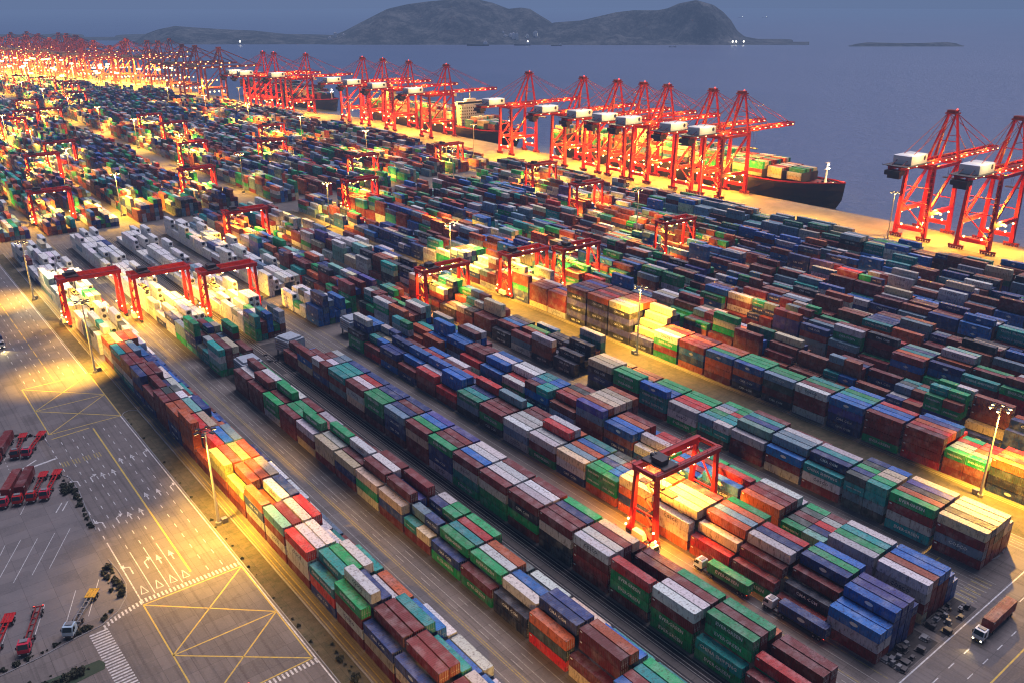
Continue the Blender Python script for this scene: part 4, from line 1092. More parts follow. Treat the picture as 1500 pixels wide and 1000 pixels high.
# ------------------------------------------------------------------ trucks and trailers (local +y is forward)
def wheel(mbparent, x, y, r=.52, w=.32):
    b = MB(); b.cyl((x-w/2, y, r), (x+w/2, y, r), r, seg=14)
    wv = b.build('wheel', M['black'], mbparent)
    b = MB(); b.cyl((x-w/2-.02, y, r), (x+w/2+.02, y, r), r*.5, seg=10); b.build('rim', M['grey'], wv)
def make_truck(cabmat, label, loc, rz, trailer='grey', tail=None, load=None, group=None, headl=False):
    t = empty('container_truck', (*loc, 0), rz, label, 'truck', group)
    # tractor: cab at y 9.2..11.6
    b = MB(); b.box(-.45, -.3, 4.6, 11.2, .8, 1.05); b.box(.3, .45, 4.6, 11.2, .8, 1.05); b.box(-1.1, 1.1, 10.9, 11.7, .45, .95); b.box(-1.15, -.5, 7.2, 8.6, .5, 1.1); b.box(.5, 1.15, 7.2, 8.6, .5, 1.1)
    b.build('chassis', M['darksteel'], t)
    b = MB(); n = len(b.v)
    # cab with raked windscreen
    prof = [(9.1, 1.0), (11.7, 1.0), (11.7, 1.9), (11.25, 3.0), (9.3, 3.05), (9.1, 2.9)]
    for x in (-1.2, 1.2): b.v += [(x*(0.94 if z > 2.5 else 1), y, z) for y, z in prof]
    k = len(prof)
    b.f = [tuple(range(k))[::-1], tuple(range(k, 2*k))]+[(i, (i+1) % k, k+(i+1) % k, k+i) for i in range(k)]; b.m = [0]*len(b.f)
    c = b.build('cab', cabmat, t)
    b = MB(); b.quad((-1.02, 11.72, 1.95), (1.02, 11.72, 1.95), (.95, 11.30, 2.93), (-.95, 11.30, 2.93))
    for s in (-1, 1): b.quad((s*1.215, 10.2, 1.9), (s*1.215, 11.4, 1.9), (s*1.15, 11.05, 2.8), (s*1.15, 10.2, 2.8))
    b.build('window', M['glass'], c)
    b = MB(); b.box(-.8, .8, 9.5, 10.6, 3.06, 3.2); b.build('roof_vent', M['grey'], c)
    for s in (-1, 1):
        b = MB(); b.box(s*.85-.2, s*.85+.2, 11.7, 11.76, .6, .9); b.build('headlight', M['headlamp'] if headl else M['white'], c)
        b = MB(); b.box(s*1.35-.12, s*1.35+.12, 11.3, 11.4, 1.9, 2.6); b.build('mirror', M['black'], c)
    for y in (10.6, 6.0):
        for s in (-1, 1): wheel(t, s*1.02, y)
    # trailer frame y -2.6 .. 8
    tm = M[trailer]
    b = MB()
    for s in (-1, 1): b.bar((s*.5, -4.2, 1.22), (s*.5, 7.6, 1.3), .2, .42)
    for y in (-4.1, -2, 0.2, 2.4, 4.6, 7.4): b.box(-1.2 if y in (-4.1, 7.4) else -.6, 1.2 if y in (-4.1, 7.4) else .6, y-.14, y+.14, 1.15, 1.4)
    b.build('trailer_frame', tm, t)
    if tail:
        b = MB()
        for i in range(4): b.box(-1.2+i*.62, -1.2+i*.62+.5, -4.3, -1.0, 1.42, 1.56)
        b.box(-1.2, 1.2, -4.35, -4.2, 1.1, 1.6); b.build('rear_deck', M[tail], t)
    for y in (-3.2, -1.9):
        for s in (-1, 1): wheel(t, s*1.0, y)
    for s in (-1, 1):
        b = MB(); b.box(s*.95-.15, s*.95+.15, -4.42, -4.36, 1.15, 1.35); b.build('tail_light', M['tail'], t)
    if load:
        c_, lab = load
        cc = dict(l=12.19, c=c_, x=0, y=0, z=0, b=1, r=0, t=0, B='x', e=(1,1,1,1,1))
        # world position of the container corner on the trailer
        off = Matrix.Rotation(rz, 3, 'Z') @ Vector((-CW/2, -4.6, 0))
        solo_container(cc, loc[0]+off.x, loc[1]+off.y, 1.43, rz, lab, 'containers on truck trailers')
    return t
def heading(a, b): return math.atan2(-(b[0]-a[0]), b[1]-a[1])
PK = [((12.6, 193.0), (8.6, 182.8), 'pink', 'darkred', None, None, 'crimson cab truck with a long empty maroon skeletal trailer parked in a bay', None),
      ((24.0, 191.6), (17.9, 182.5), 'cyan', 'grey', 'yellow', None, 'pale blue cab truck with an empty trailer whose rear end is bright yellow', None),
      ((6.6, 193.6), (2.4, 184.5), 'pink', 'red', 'red', None, 'truck with a bright red trailer cut off by the left frame edge', None),
      ((20.5, 261.5), (15.6, 251.0), 'pink', 'darkred', None, 'm', 'parked truck under a maroon container, leftmost of the lower red row', 'maroon container on the leftmost truck of the lower red row'),
      ((23.8, 261.0), (19.0, 250.0), 'red', 'darkred', None, 'm', 'parked truck under a dark container, second in the lower red row', 'maroon container on the second truck of the lower red row'),
      ((27.2, 260.0), (22.4, 249.4), 'red', 'darkred', 'red', None, 'red truck with empty trailer, third in the lower red row', None),
      ((30.6, 258.6), (25.8, 248.6), 'pink', 'red', 'red', None, 'bright red truck with empty red trailer at the right end of lower row', None),
      ((22.8, 289.6), (19.0, 281.0), 'darkred', 'darkred', None, 'm', 'dark truck with a maroon load at the left of the upper group', 'maroon container on the dark truck of the upper group'),
      ((27.0, 290.0), (24.0, 281.5), 'darkred', 'darkred', 'red', None, 'dark red truck with empty trailer in the middle of the upper group', None),
      ((31.5, 287.5), (27.6, 280.5), 'pink', 'red', 'red', None, 'red truck at the right end of the upper group by the curved kerb', None)]
for a, c, cm, tm, tl, ld, lab, ll in PK:
    h = heading(a, c); mid = Vector(((a[0]+c[0])/2, (a[1]+c[1])/2, 0)); off = Matrix.Rotation(h, 3, 'Z') @ Vector((0, 3.7, 0))
    make_truck(M[cm], lab, (mid.x-off.x, mid.y-off.y), h, tm, tl, (ld, ll) if ld else None, 'parked container trucks')
make_truck(M['white'], 'white cab truck carrying a green container down the orange lit lane', (147.6, 99.0), 0, 'darkred', None, ('g', 'green container with white lettering on a truck in the orange lit lane'), 'trucks driving in the yard', True)
make_truck(M['white'], 'white cab truck carrying a navy container at the near end of the lane', (148.6, 79.0), 0, 'darkred', None, ('n', 'navy container on a truck beside the gravel corner'), 'trucks driving in the yard', True)
make_truck(M['white'], 'white cab truck with a maroon container on the cross road at lower right', (186.5, 53.6), math.pi/2, 'darkred', None, ('m', 'maroon container on the truck driving along the cross road'), 'trucks driving in the yard', True)
make_truck(M['white'], 'white cab truck under the near red gantry crane with lit lamps', (142.2, 131.0), math.pi, 'darkred', None, None, 'trucks driving in the yard', True)
make_truck(M['white'], 'truck with bright headlights driving down the road at the left edge', (36.6, 396.0), math.pi, 'darkred', 'red', ('n', 'navy container on the truck at the left frame edge'), 'trucks driving in the yard', True)
make_truck(M['pink'], 'small red truck inside the near yellow hatched box', (41.5, 137.0), math.pi, 'red', None, None, 'trucks driving in the yard', True)
for i, (x, y) in enumerate(((470, 640), (474, 668), (466, 560), (470, 330), (480, 470), (474, 760))):
    make_truck(M['red' if i % 2 else 'white'], ('red topped truck on the open apron left of the long crane row', 'pale truck beside the red topped truck on the apron', 'truck on the bright apron behind the dense cranes',
      'truck on the apron opposite the ship bow', 'truck on the glowing apron below the dense crane row', 'truck on the apron below the middle crane group')[i], (x, y), R.choice((0, math.pi)), 'darkred', None,
      ('mrmwom'[i], ('maroon', 'red', 'maroon', 'grey', 'orange', 'maroon')[i]+(' container on the apron truck left of the crane row', ' container on the pale apron truck', ' container on the truck behind dense cranes', ' container on the truck opposite the bow',
       ' container on the truck below the dense crane row', ' container on the truck below the middle cranes')[i]), 'trucks on the quay apron')
spot((186.5-15, 53.6, 1.0), 250, 'W', 100, .6, aim=(165, 53, 0)); spot((142.2, 117.5, 1.2), 900, 'W', 110, .6, aim=(142, 110, 0))
spot((36.6, 382, 1.2), 2500, 'W', 100, .6, aim=(37, 372, 0))

for i, (x, y) in enumerate(((490, 292), (489, 352), (491, 430), (488, 545), (490, 610), (489, 690), (491, 735), (488, 812), (490, 880), (483, 1005))):
    b = MB(); b.box(-4.5, 4.5, -7, 7, .5, 1.0)
    for k_ in range(5): b.box(-4.4, 4.4, -6.6+k_*3.1, -6.4+k_*3.1, 1.0, 1.12)
    for sx in (-3.8, 3.8):
        for sy in (-6, 6): b.box(sx-.3, sx+.3, sy-.3, sy+.3, 0, .5)
    o = b.build('hatch_cover', M['darkred'] if i % 2 else M['darksteel']); o.location = (x, y, .01)
    tag(o, 'flat steel hatch cover laid on the apron behind the landside crane legs', 'hatch cover', 'hatch covers laid on the apron')

# empty container handlers (pale grey machines) in the gravel strip
def handler(loc, rz, label):
    t = empty('machine_house', (*loc, 0), rz, label, 'machine', 'pale grey machine houses between the blocks')
    b = MB(); b.box(-4, 4, -4.5, 4.5, 2.6, 7.2); b.box(-3.2, 3.2, -3.6, 3.6, 7.2, 8.0); b.build('housing', M['cyan2'], t)
    b = MB()
    for x in (-3.4, 3.4):
        for y in (-3.9, 3.9): b.bar((x, y, 0), (x, y, 2.6), .5)
    b.bar((-3.4, -3.9, .4), (3.4, -3.9, 2.5), .2); b.bar((-3.4, 3.9, .4), (-3.4, -3.9, 2.5), .2); b.build('leg_frame', M['grey'], t)
    b = MB()
    for z in (3.6, 4.6, 5.6): b.box(-4.04, -3.99, -3.9, 3.9, z, z+.5)
    b.build('louvre', M['grey'], t)
    b = MB()
    for x in (-3.9, 3.9): b.bar((x, -4.4, 8.2), (x, 4.4, 8.2), .08)
    for y in (-4.4, 4.4): b.bar((-3.9, y, 8.2), (3.9, y, 8.2), .08)
    b.build('rail', M['grey'], t)
M['cyan2'] = paint('pale_grey_housing', (0.42, 0.47, 0.53), 0.5, dirt=0.3)
handler((105.5, 293.5), .0, 'flat topped pale grey machine house at the far end of the green and maroon rows')
handler((127.5, 305.0), .2, 'cube shaped pale grey machine house right of the flat topped one')
handler((158.5, 309.0), .0, 'pale grey machine house beside the tall blue stacks in the middle of the yard')

# pallets and odds on the gravel beds at the right
def clutter():
    rr = random.Random(3)
    for cx, cy, w, h, n in ((160, 61.6, 7, 2.4, 18), (178, 61.4, 7.4, 2.2, 18), (212, 68.5, 5, 2.4, 8), (117, 305, 16, 12, 14)):
        for i in range(n):
            x = cx+rr.uniform(-w, w); y = cy+rr.uniform(-h, h); s = rr.uniform(.5, 1.3)
            b = MB()
            for k in range(4): b.box(-s, s, -s*.7+k*s*.4, -s*.7+k*s*.4+s*.28, .16, .24)
            for k in (-1, 0, 1): b.box(k*s*.85-.06, k*s*.85+.06, -s*.7, s*.78, .0, .16)
            b.box(-s*.7, s*.6, -s*.5, s*.5, .25, .25+rr.choice((.3, .5, .9)))
            o = b.build('loaded_pallet', M['grey'] if rr.random() < .5 else M['darksteel'])
            o.location = (x, y, 0.01); o.rotation_euler = (0, 0, rr.choice((0, .1, -.2, 1.5, 1.7)))
            wh = {160: 'the gravel corner by the blue stacks', 178: 'the gravel corner by the truck road', 212: 'the round kerb island at right', 117: 'the gravel patch by the machine houses'}[cx]
            tag(o, 'low pallet with a small load lying on '+wh, 'pallet', 'loaded pallets on '+wh)
clutter()

# ------------------------------------------------------------------ shrubs and lawn
def leaf_mat(name, a, c):
    m, nt, b, out = nodes(name); geo = nt.nodes.new('ShaderNodeNewGeometry')
    nt.links.new(mixc(nt, a, c, ramp(nt, noise(nt, 1.5, 4, vec=geo.outputs['Position']), [(.35, 0.), (.7, 1.)])), b.inputs['Base Color']); b.inputs['Roughness'].default_value = .8
    return m
M['leaf'] = leaf_mat('shrub_leaves', (0.022, 0.030, 0.016), (0.055, 0.055, 0.028)); M['leafd'] = leaf_mat('lawn_grass', (0.02, 0.04, 0.018), (0.035, 0.055, 0.025))
def shrub_proto(seed):
    rr = random.Random(seed); t = empty('shrub', (0, 0, 0), 0)
    b = MB()
    for i in range(420):
        a = rr.uniform(0, 6.28); r = rr.random()**.5*1.0; z = .15+rr.random()*1.25*(1-.45*r); lump = .75+.35*math.sin(3*a+seed)
        x, y = r*lump*math.cos(a), r*lump*math.sin(a); s = rr.uniform(.07, .16)
        u = Vector((rr.gauss(0, 1), rr.gauss(0, 1), rr.gauss(0, .6))).normalized()*s; v = u.cross(Vector((rr.gauss(0, 1), rr.gauss(0, 1), rr.gauss(0, 1)))).normalized()*s
        p = Vector((x, y, z)); b.quad(tuple(p-u-v), tuple(p+u-v), tuple(p+u+v), tuple(p-u+v))
    b.build('foliage', M['leaf'], t)
    b = MB()
    for i in range(5):
        a = i*1.3; b.bar((0, 0, 0), (.4*math.cos(a), .4*math.sin(a), .8), .06)
    b.build('stem', M['darksteel'], t); index_tree(t)
    return t
SP = [shrub_proto(s) for s in (1, 2, 3)]; used = [False]*3
def shrub(x, y, s, lab, grp, z=0.0):
    i = R.randrange(3)
    if not used[i]: o = SP[i]; used[i] = True
    else: o = copy_tree(SP[i])
    o.location = (x, y, z); o.scale = (s, s*R.uniform(.8, 1.2), s*R.uniform(.7, 1.1)); o.rotation_euler = (0, 0, R.uniform(0, 6)); tag(o, lab, 'shrub', grp)
def along(pts, step, sz, lab, grp, jit=.35):
    for a, c in zip(pts, pts[1:]):
        d = math.dist(a, c); n = max(1, int(d/step))
        for i in range(n):
            t = (i+R.random()*.6)/n
            shrub(a[0]+(c[0]-a[0])*t+R.uniform(-jit, jit), a[1]+(c[1]-a[1])*t+R.uniform(-jit, jit), sz*R.choice((.35, .5, .7, .9, 1.1, 1.35))*R.uniform(.8, 1.2), lab, grp)
along([(-6,176.6),(2.4,178.4),(10.5,179.4),(17.7,181.0),(23.7,182.3),(28,185)], 1.3, .62, 'low dark shrub in the clipped hedge along the kerb behind the crossing', 'hedge shrubs behind the crossing')
along([(29.6,188),(30.9,193),(30.8,200),(30.6,206)], 1.3, .8, 'dark shrub on the bare verge beside the lower end of the marked road', 'shrubs on the lower verge')
along([(28.6,192),(29.5,197),(29.2,202)], 2.2, .8, 'dark shrub on the bare verge beside the lower end of the marked road', 'shrubs on the lower verge')
along([(31.9,224),(32.4,235),(32.8,246),(32.2,255),(29,259.6)], 1.6, .7, 'dark shrub along the curved kerb right of the red trucks', 'shrubs right of the red trucks')
along([(31,247),(30.6,253)], 1.2, 1.0, 'dark shrub along the curved kerb right of the red trucks', 'shrubs right of the red trucks')
along([(20,297),(27,295.5),(30.6,291.5),(32.2,286)], 1.6, .6, 'dark shrub along the curved kerb above the upper trucks', 'shrubs above the upper trucks')
along([(58.6,92),(58.6,135),(58.6,180),(58.6,230),(58.7,289)], 5.0, .34, 'small shrub in the long verge between the marked road and the stacks', 'shrubs in the long verge')
along([(61.2,100),(62,150)], 4.0, .45, 'small shrub in the long verge between the marked road and the stacks', 'shrubs in the long verge')
along([(60.8,118),(61.0,138)], 2.0, .9, 'small shrub in the long verge between the marked road and the stacks', 'shrubs in the long verge')
b = MB(); pts = [(8,165.5),(14,165.2),(20.4,165.8),(21.0,167.6),(20.2,169.4),(15,169.6),(9,169.8),(2,170),(2,166)]
b.v = [(x, y, .05) for x, y in pts]; b.f = [tuple(range(len(pts)))]; b.m = [0]; tag(b.build('grass', M['leafd']), 'dark green grass strip inside the kerbs at lower left', 'grass', kind='stuff')
along([(9,167.4),(19.5,167.6)], 1.7, 1.15, 'dark leafy shrub in the grass strip at lower left', 'shrubs in the grass strip')
along([(0,171.3),(21,170.7)], 5, .4, 'tiny shrub at the path edge above the grass strip', 'shrubs by the path')

# ------------------------------------------------------------------ ships
def make_ship(name, label, xc, ybow, length, beam, deck_z, house_at, tiers, seed):
    """bow points toward -y"""
    rr = random.Random(seed); t = empty(name, (xc, ybow, -5), 0, label, 'container ship', 'container ships at berth')
    st = []; N = 26; D = deck_z+5
    for i in range(N+1):
        u = i/N; y = length*u
        wd = beam/2*min(1, (u/.16)**.62) if u < .16 else (beam/2 if u < .9 else beam/2*(1-((u-.9)/.1)**2*.35))
        wb = beam/2*min(1, max(0, (u-.028)/.22)**.8) if u < .25 else (beam/2 if u < .85 else beam/2*(1-((u-.85)/.15)**1.5*.6))
        sheer = D+(2.6*(1-u/.12)**1.3 if u < .12 else 0)
        st.append((y, wd, max(wb, .05), sheer))
    b = MB(); rows = []
    for (y, wd, wb, sh) in st:
        rows.append([(-wd, y, sh), (-(wd*.75+wb*.25), y+.4, sh*.7), (-(wd*.35+wb*.65), y+1.2, sh*.35), (-wb, y+ (5 if y < length*.1 else 0), 0), (-wb*.9, y+6, -6),
                     (wb*.9, y+6, -6), (wb, y+(5 if y < length*.1 else 0), 0), (wd*.35+wb*.65, y+1.2, sh*.35), (wd*.75+wb*.25, y+.4, sh*.7), (wd, y, sh)])
    n0 = len(b.v)
    for r_ in rows: b.v += r_
    k = 10
    for i in range(N):
        for j in range(k-1): b.f.append((n0+i*k+j, n0+(i+1)*k+j, n0+(i+1)*k+j+1, n0+i*k+j+1)); b.m.append(0)
    b.f.append(tuple(n0+N*k+j for j in range(k))); b.m.append(0)
    b.build('hull', M['hull'], t)
    b = MB()
    for i in range(N):
        y0, w0, _, s0 = st[i]; y1, w1, _, s1 = st[i+1]; b.quad((-w0, y0, s0-1), (w0, y0, s0-1), (w1, y1, s1-1), (-w1, y1, s1-1))
    b.build('deck', M['deck'], t)
    b = MB()
    for s in (-1, 1):
        for i in range(8):
            y0, w0, _, s0 = st[i]; y1, w1, _, s1 = st[i+1]; b.bar((s*w0, y0, s0+.3), (s*w1, y1, s1+.3), .25, .9)
    b.build('bulwark', M['red'], t)
    b = MB(); b.bar((0, 16, D), (0, 16, D+15), 1.2, 1.2, .7, .7); b.box(-2.0, 2.0, 15.3, 16.7, D+10, D+10.5); b.box(-1.6, 1.6, 15, 17, D+14.6, D+15.2); b.bar((-1.5, 16, D), (0, 16, D+8), .3); b.bar((1.5, 16, D), (0, 16, D+8), .3)
    b.build('fore_mast', M['white'], t)
    b = MB(); b.ball((0, 15.2, D+13.6), .8); b.ball((-1.6, 15.2, D+10.9), .5); b.ball((1.6, 15.2, D+10.9), .5); b.build('mast_lamp', M['lampC'], t)
    b = MB()
    for (x, y) in ((-5, 12), (5, 12), (-3, 20), (3, 20), (-8, 18), (8, 18)): b.cyl((x, y, D-1), (x, y, D+1.2), .9, seg=8)
    b.build('winch', M['darksteel'], t)
    hy = length*house_at
    b = MB(); b.box(-beam*.38, beam*.38, hy, hy+9, D, D+22); b.box(-beam*.48, beam*.48, hy+1, hy+6, D+22, D+25.5); b.box(-6, 6, hy+2, hy+8, D+25.5, D+28); b.bar((0, hy+5, D+28), (0, hy+5, D+37), .8); hs = b.build('deckhouse', M['white'], t)
    b = MB()
    for lv in range(6):
        for i in range(12): b.box(-beam*.42+i*beam*.072, -beam*.42+i*beam*.072+1.2, hy-.05, hy, D+2+lv*3.2, D+3.4+lv*3.2)
    b.box(-beam*.48, beam*.48, hy+.94, hy+1, D+23, D+24.8); b.build('window', M['glass'], hs)
    b = MB(); b.box(-5, 5, length*.86, length*.9, D, D+24); b.build('funnel', M['cream'], t)
    # lashing bridges and stacked containers on deck
    y = length*.1; bay = 0
    cargo = []
    while y < length*.97:
        if hy-14 < y < hy+12 or length*.85 < y < length*.91: y += 14; continue
        wd = beam/2-1.2 if y > length*.2 else beam/2*(.55+.45*(y-length*.1)/(length*.1))-1
        nr = int(2*wd/2.5); th = rr.choice(tiers)
        b = MB(); b.box(-wd, wd, y-1.0, y-.5, D, D+6.5); b.build('lashing_bridge', M['darksteel'], t)
        for r_ in range(nr):
            hN = max(1, min(th, 2+int(y/length*12))+rr.choice((-1, 0, 0, 0))); pv = None
            for q in range(hN):
                if pv is None or rr.random() < .7: pv = rr.choice('mmmocccgGnbwwrt')
                cargo.append((xc-nr*1.25+r_*2.5, ybow+y, deck_z+.8+q*2.65, pv, q == hN-1 or r_ == 0 or True))
        y += 14.2
    V = []; Fc = []; C = []
    for (x0, y0, z0, c, e) in cargo:
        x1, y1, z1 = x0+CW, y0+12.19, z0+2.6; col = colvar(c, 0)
        for q in (((x0,y0,z1),(x1,y0,z1),(x1,y1,z1),(x0,y1,z1)), ((x0,y0,z0),(x0,y0,z1),(x0,y1,z1),(x0,y1,z0)), ((x0,y0,z0),(x1,y0,z0),(x1,y0,z1),(x0,y0,z1)), ((x1,y0,z0),(x1,y1,z0),(x1,y1,z1),(x1,y0,z1)), ((x0,y1,z0),(x0,y1,z1),(x1,y1,z1),(x1,y1,z0))):
            n = len(V); V.extend(q); Fc.append((n, n+1, n+2, n+3)); C.append(col)
    me = bpy.data.meshes.new('deck_containers'); me.from_pydata(V, [], Fc); ca = me.color_attributes.new('Col', 'FLOAT_COLOR', 'CORNER')
    ca.data.foreach_set('color', np.repeat(np.array(C, dtype=np.float32), 4, axis=0).ravel()); me.materials.append(M['contS']); me.update()
    o = bpy.data.objects.new('deck_containers', me); link(o)
    tag(o, 'mass of containers stacked on the deck of the '+('ship with the dark bow' if seed == 1 else 'ship moored farther left'), 'containers', kind='stuff')
    return t
make_ship('container_ship', 'dark hulled container ship with white fore mast berthed behind the dense crane row', 558, 322, 300, 40, 11.5, .62, (4, 5, 5, 6), 1)
make_ship('container_ship', 'container ship with lit white superstructure moored left of the long crane row', 558, 690, 290, 40, 9, .28, (5, 6, 6), 2)
make_ship('container_ship', 'distant container ship moored behind the middle crane groups', 560, 1090, 300, 40, 9, .6, (4, 5, 6), 4)
for y in range(370, 620, 22): point((531.5, y, 24), 9000, 'Y', .8)
for y in range(345, 620, 50): point((566, y, 42), 9000, 'Y', .8)
for y in (720, 780, 840, 900, 960): point((533, y, 30), 20000, 'Y', .8)
point((556, 330, 16), 5000, 'W', .4)

# small boats on the sea
def make_boat(name, label, x, y, L, mat, rz, lit=True, big=False):
    t = empty(name, (x, y, -5), rz, label, 'boat', 'boats on the open water')
    b = MB(); w = L*.13; n = 9; rows = []
    for i in range(n):
        u = i/(n-1); ww = w*min(1, (1-u)/.3)**.7 if u > .7 else w*(1 if u > .08 else .85)
        rows.append([(-ww, (u-.5)*L, L*.06+L*.03*u*u), (-ww*.8, (u-.5)*L*.96, -L*.02), (ww*.8, (u-.5)*L*.96, -L*.02), (ww, (u-.5)*L, L*.06+L*.03*u*u)])
    for r_ in rows: b.v += r_
    for i in range(n-1):
        for j in range(4): b.f.append((i*4+j, (i+1)*4+j, (i+1)*4+(j+1) % 4, i*4+(j+1) % 4)); b.m.append(0)
    b.f.append((0, 1, 2, 3)); b.m.append(0); b.build('hull', mat, t)
    b = MB(); b.box(-w*.7, w*.7, -L*.42, -L*.25, L*.06, L*.16); b.box(-w*.5, w*.5, -L*.39, -L*.28, L*.16, L*.2); b.bar((0, -L*.33, L*.2), (0, -L*.33, L*.3), L*.01); b.build('cabin', M['white'], t)
    if lit:
        b = MB(); b.ball((0, -L*.33, L*.24), max(1.2, L*.03)); b.build('lamp', M['lampC'], t)
def sea_at(px, py):
    d = ROT @ Vector((px-750, 500-py, -F)); k = -(H+5)/d.z; return d.x*k, d.y*k
BT = [(985, 69.5, 26, 'small dark boat on the water below the right hand hill'), (815, 67.8, 40, 'low dark barge at the foot of the saddle between the hills'), (765, 67.0, 60, 'barge with one bright white lamp below the town'),
      (700, 67.6, 80, 'long dark barge lying off the town shore'), (1085, 26.5, 60, 'tiny lit vessel far out beyond the right hill, left one'), (1120, 26.8, 60, 'tiny lit vessel far out beyond the right hill, right one')]
for i, (px, py, L, lab) in enumerate(BT):
    x, y = sea_at(px, py); make_boat('boat', lab, x, y, L, M['hull'], 1.0, i in (2, 4, 5))
make_boat('boat', 'small work boat moored at the quay left of the right hand cranes', 541, 262, 22, M['white'], 0.0)
make_boat('boat', 'blue white tug moored between the two right hand cranes', 541, 226, 24, M['cyan'], 0.0)

# ------------------------------------------------------------------ islands
def hill_mat():
    m, nt, b, out = nodes('hill_slopes'); geo = nt.nodes.new('ShaderNodeNewGeometry'); pos = geo.outputs['Position']
    c = mixc(nt, (0.006, 0.016, 0.020), (0.17, 0.17, 0.16), ramp(nt, noise(nt, 0.014, 9, vec=pos, rough=.78), [(.45, 0.), (.66, 1.)]))
    nt.links.new(c, b.inputs['Base Color']); b.inputs['Roughness'].default_value = .95
    bp = nt.nodes.new('ShaderNodeBump'); bp.inputs['Distance'].default_value = 26; bp.inputs['Strength'].default_value = 1.0
    nt.links.new(noise(nt, 0.02, 8, vec=pos, rough=.7), bp.inputs['Height']); nt.links.new(bp.outputs[0], b.inputs['Normal']); return m
M['hill'] = hill_mat()
def hill(name, label, prof, base, depth, rough=1.0):
    """prof: skyline samples (px, py) turned into ridge heights above a shore"""
    from mathutils import noise as mn
    xs = [p[0] for p in prof]; n = int((xs[-1]-xs[0])/3)
    cols = []; NV = 26
    for i in range(n+1):
        px = xs[0]+(xs[-1]-xs[0])*i/n
        py = np.interp(px, xs, [p[1] for p in prof])
        fx, fy = sea_at(px, base); d = Vector((fx, fy, 0)); u = d.normalized(); D = d.length
        ray = ROT @ Vector((px-750, 500-py, -F)); s = ray.z/math.hypot(ray.x, ray.y)
        col = []
        for j in range(NV+1):
            t = j/NV*2        # 0 shore .. 1 ridge .. 2 far shore
            hr = (H+s*(D+depth))+5
            sh = math.sin(min(t, 2-t)*math.pi/2)**1.15 if t > 0 else 0
            dd = D+depth*t
            z = hr*sh
            p = u*dd
            wob = mn.fractal(Vector((p.x*.004, p.y*.004, 3.3)), 1.0, 2.1, 6)*hr*.42*rough*min(1, 3*t)*(1 if t < .8 else max(0.25, 1-(t-.8)*4) if t < 1 else .5)
            if 0 < t < 1: z = max(1.5, min(z+wob, 5+H+s*dd-1.0 if s*dd+H+5 > 6 else z))
            col.append((p.x, p.y, -6+z))
        cols.append(col)
    b = MB()
    for c in cols: b.v += c
    k = NV+1
    for i in range(n):
        for j in range(NV): b.f.append((i*k+j, (i+1)*k+j, (i+1)*k+j+1, i*k+j+1)); b.m.append(0)
    o = b.build(name, M['hill']); 
    for p in o.data.polygons: p.use_smooth = True
    return tag(o, label, kind='structure')
hill('hill', 'broad blue hill across the water with a town at its foot', [(470,63),(490,52),(505,46),(530,33),(548,24),(570,13),(600,6),(630,2),(665,-1),(700,-1),(722,4),(745,13),(762,11),(776,13),(790,22),(805,31),(815,40),(830,60)], 66, 420)
hill('hill', 'rocky dome shaped hill at the right of the islands', [(770,60),(800,38),(810,33),(850,30),(875,24),(900,18),(925,15),(960,15),(975,12),(990,5),(1015,0),(1040,7),(1055,17),(1068,30),(1078,45),(1090,54),(1110,58),(1150,59),(1185,65)], 66.5, 330, 1.6)
hill('hill', 'low dark ridge behind the far cranes at left', [(195,62),(215,50),(235,43),(260,38),(285,40),(330,43),(375,45),(420,50),(470,51),(500,52),(540,60)], 65.5, 380, .8)
hill('hill', 'very low hill on the horizon at far left', [(-60,55),(20,52),(60,54),(80,50),(100,49),(130,55),(230,52)], 60, 500, .5)
hill('hill', 'flat dark islet at the right', [(1243,68),(1252,64.5),(1270,62),(1310,63),(1350,63),(1385,61.5),(1400,63.5),(1412,68)], 68.6, 90, .5)

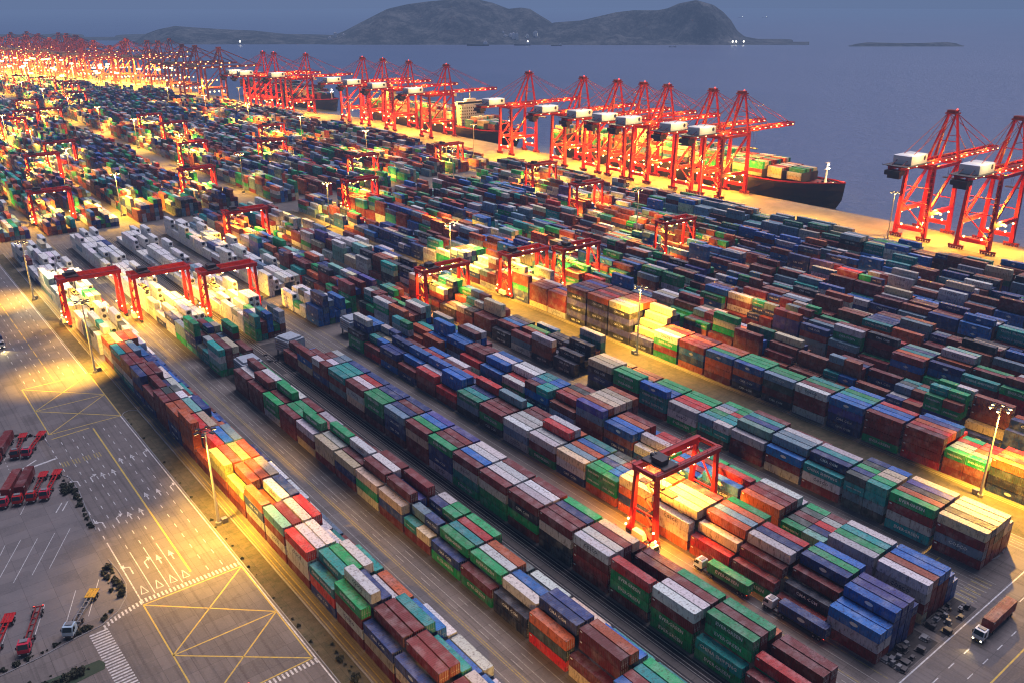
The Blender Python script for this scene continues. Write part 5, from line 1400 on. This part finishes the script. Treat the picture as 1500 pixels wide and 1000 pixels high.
# shore town
rr = random.Random(9)
for i in range(70):
    px = 590+rr.random()**.8*200 if i < 55 else rr.uniform(480, 590); x, y = sea_at(px, 65.0-rr.random()*1.6); w = rr.uniform(8, 16)
    hgt = rr.uniform(12, 40) if px > 600 else rr.uniform(8, 16); back = rr.random(); u = Vector((x, y, 0)).normalized(); x += u.x*back*160; y += u.y*back*160; z0 = -4+back*22
    t = empty('town_building', (x, y, z0), rr.uniform(0, 1.5), 'pale tower in the small town at the foot of the broad hill', 'building', 'town buildings across the water')
    b = MB(); b.box(-w/2, w/2, -w/2.4, w/2.4, -10, hgt); b.box(-w/5, w/5, -w/5, w/5, hgt, hgt+3); b.build('wall', M['housewhite'] if rr.random() < .7 else M['white'], t)
    b = MB()
    for k_ in range(int(hgt/4)):
        for q in range(3):
            if rr.random() < .14: b.box(-w/2.4+q*w*.3, -w/2.4+q*w*.3+w*.13, -w/2.4-.1, -w/2.4, 2+k_*4, 4+k_*4)
    if b.v: b.build('window', M['lampC'], t)
for i, (px, py) in enumerate(((1073, 64), (1078, 64.2), (1089, 64), (352, 58))):
    x, y = sea_at(px, 65.8); t = empty('shore_lamp', (x, y, -4), 0, 'bright white lamp on the low shore of the rocky hill' if i < 3 else 'single lamp on the low left ridge', 'lamp', 'shore lamps' if i < 3 else None)
    b = MB(); b.bar((0, 0, 0), (0, 0, 9), .6); b.build('pole', M['pole'], t); b = MB(); b.ball((0, 0, 10), 2.6); b.build('bulb', M['lampC'], t)

SC.view_settings.view_transform = 'Standard'; SC.view_settings.look = 'None'; SC.view_settings.exposure = 0
cy = SC.cycles
cy.use_denoising = True; cy.max_bounces = 4; cy.diffuse_bounces = 2; cy.glossy_bounces = 2; cy.transparent_max_bounces = 6
cy.use_adaptive_sampling = True; cy.adaptive_threshold = 0.03; cy.sample_clamp_indirect = 4.0; cy.use_light_tree = True
SC.cycles.pixel_filter_type = 'BLACKMAN_HARRIS'; cy.filter_width = 1.15
cy.caustics_reflective = False; cy.caustics_refractive = False
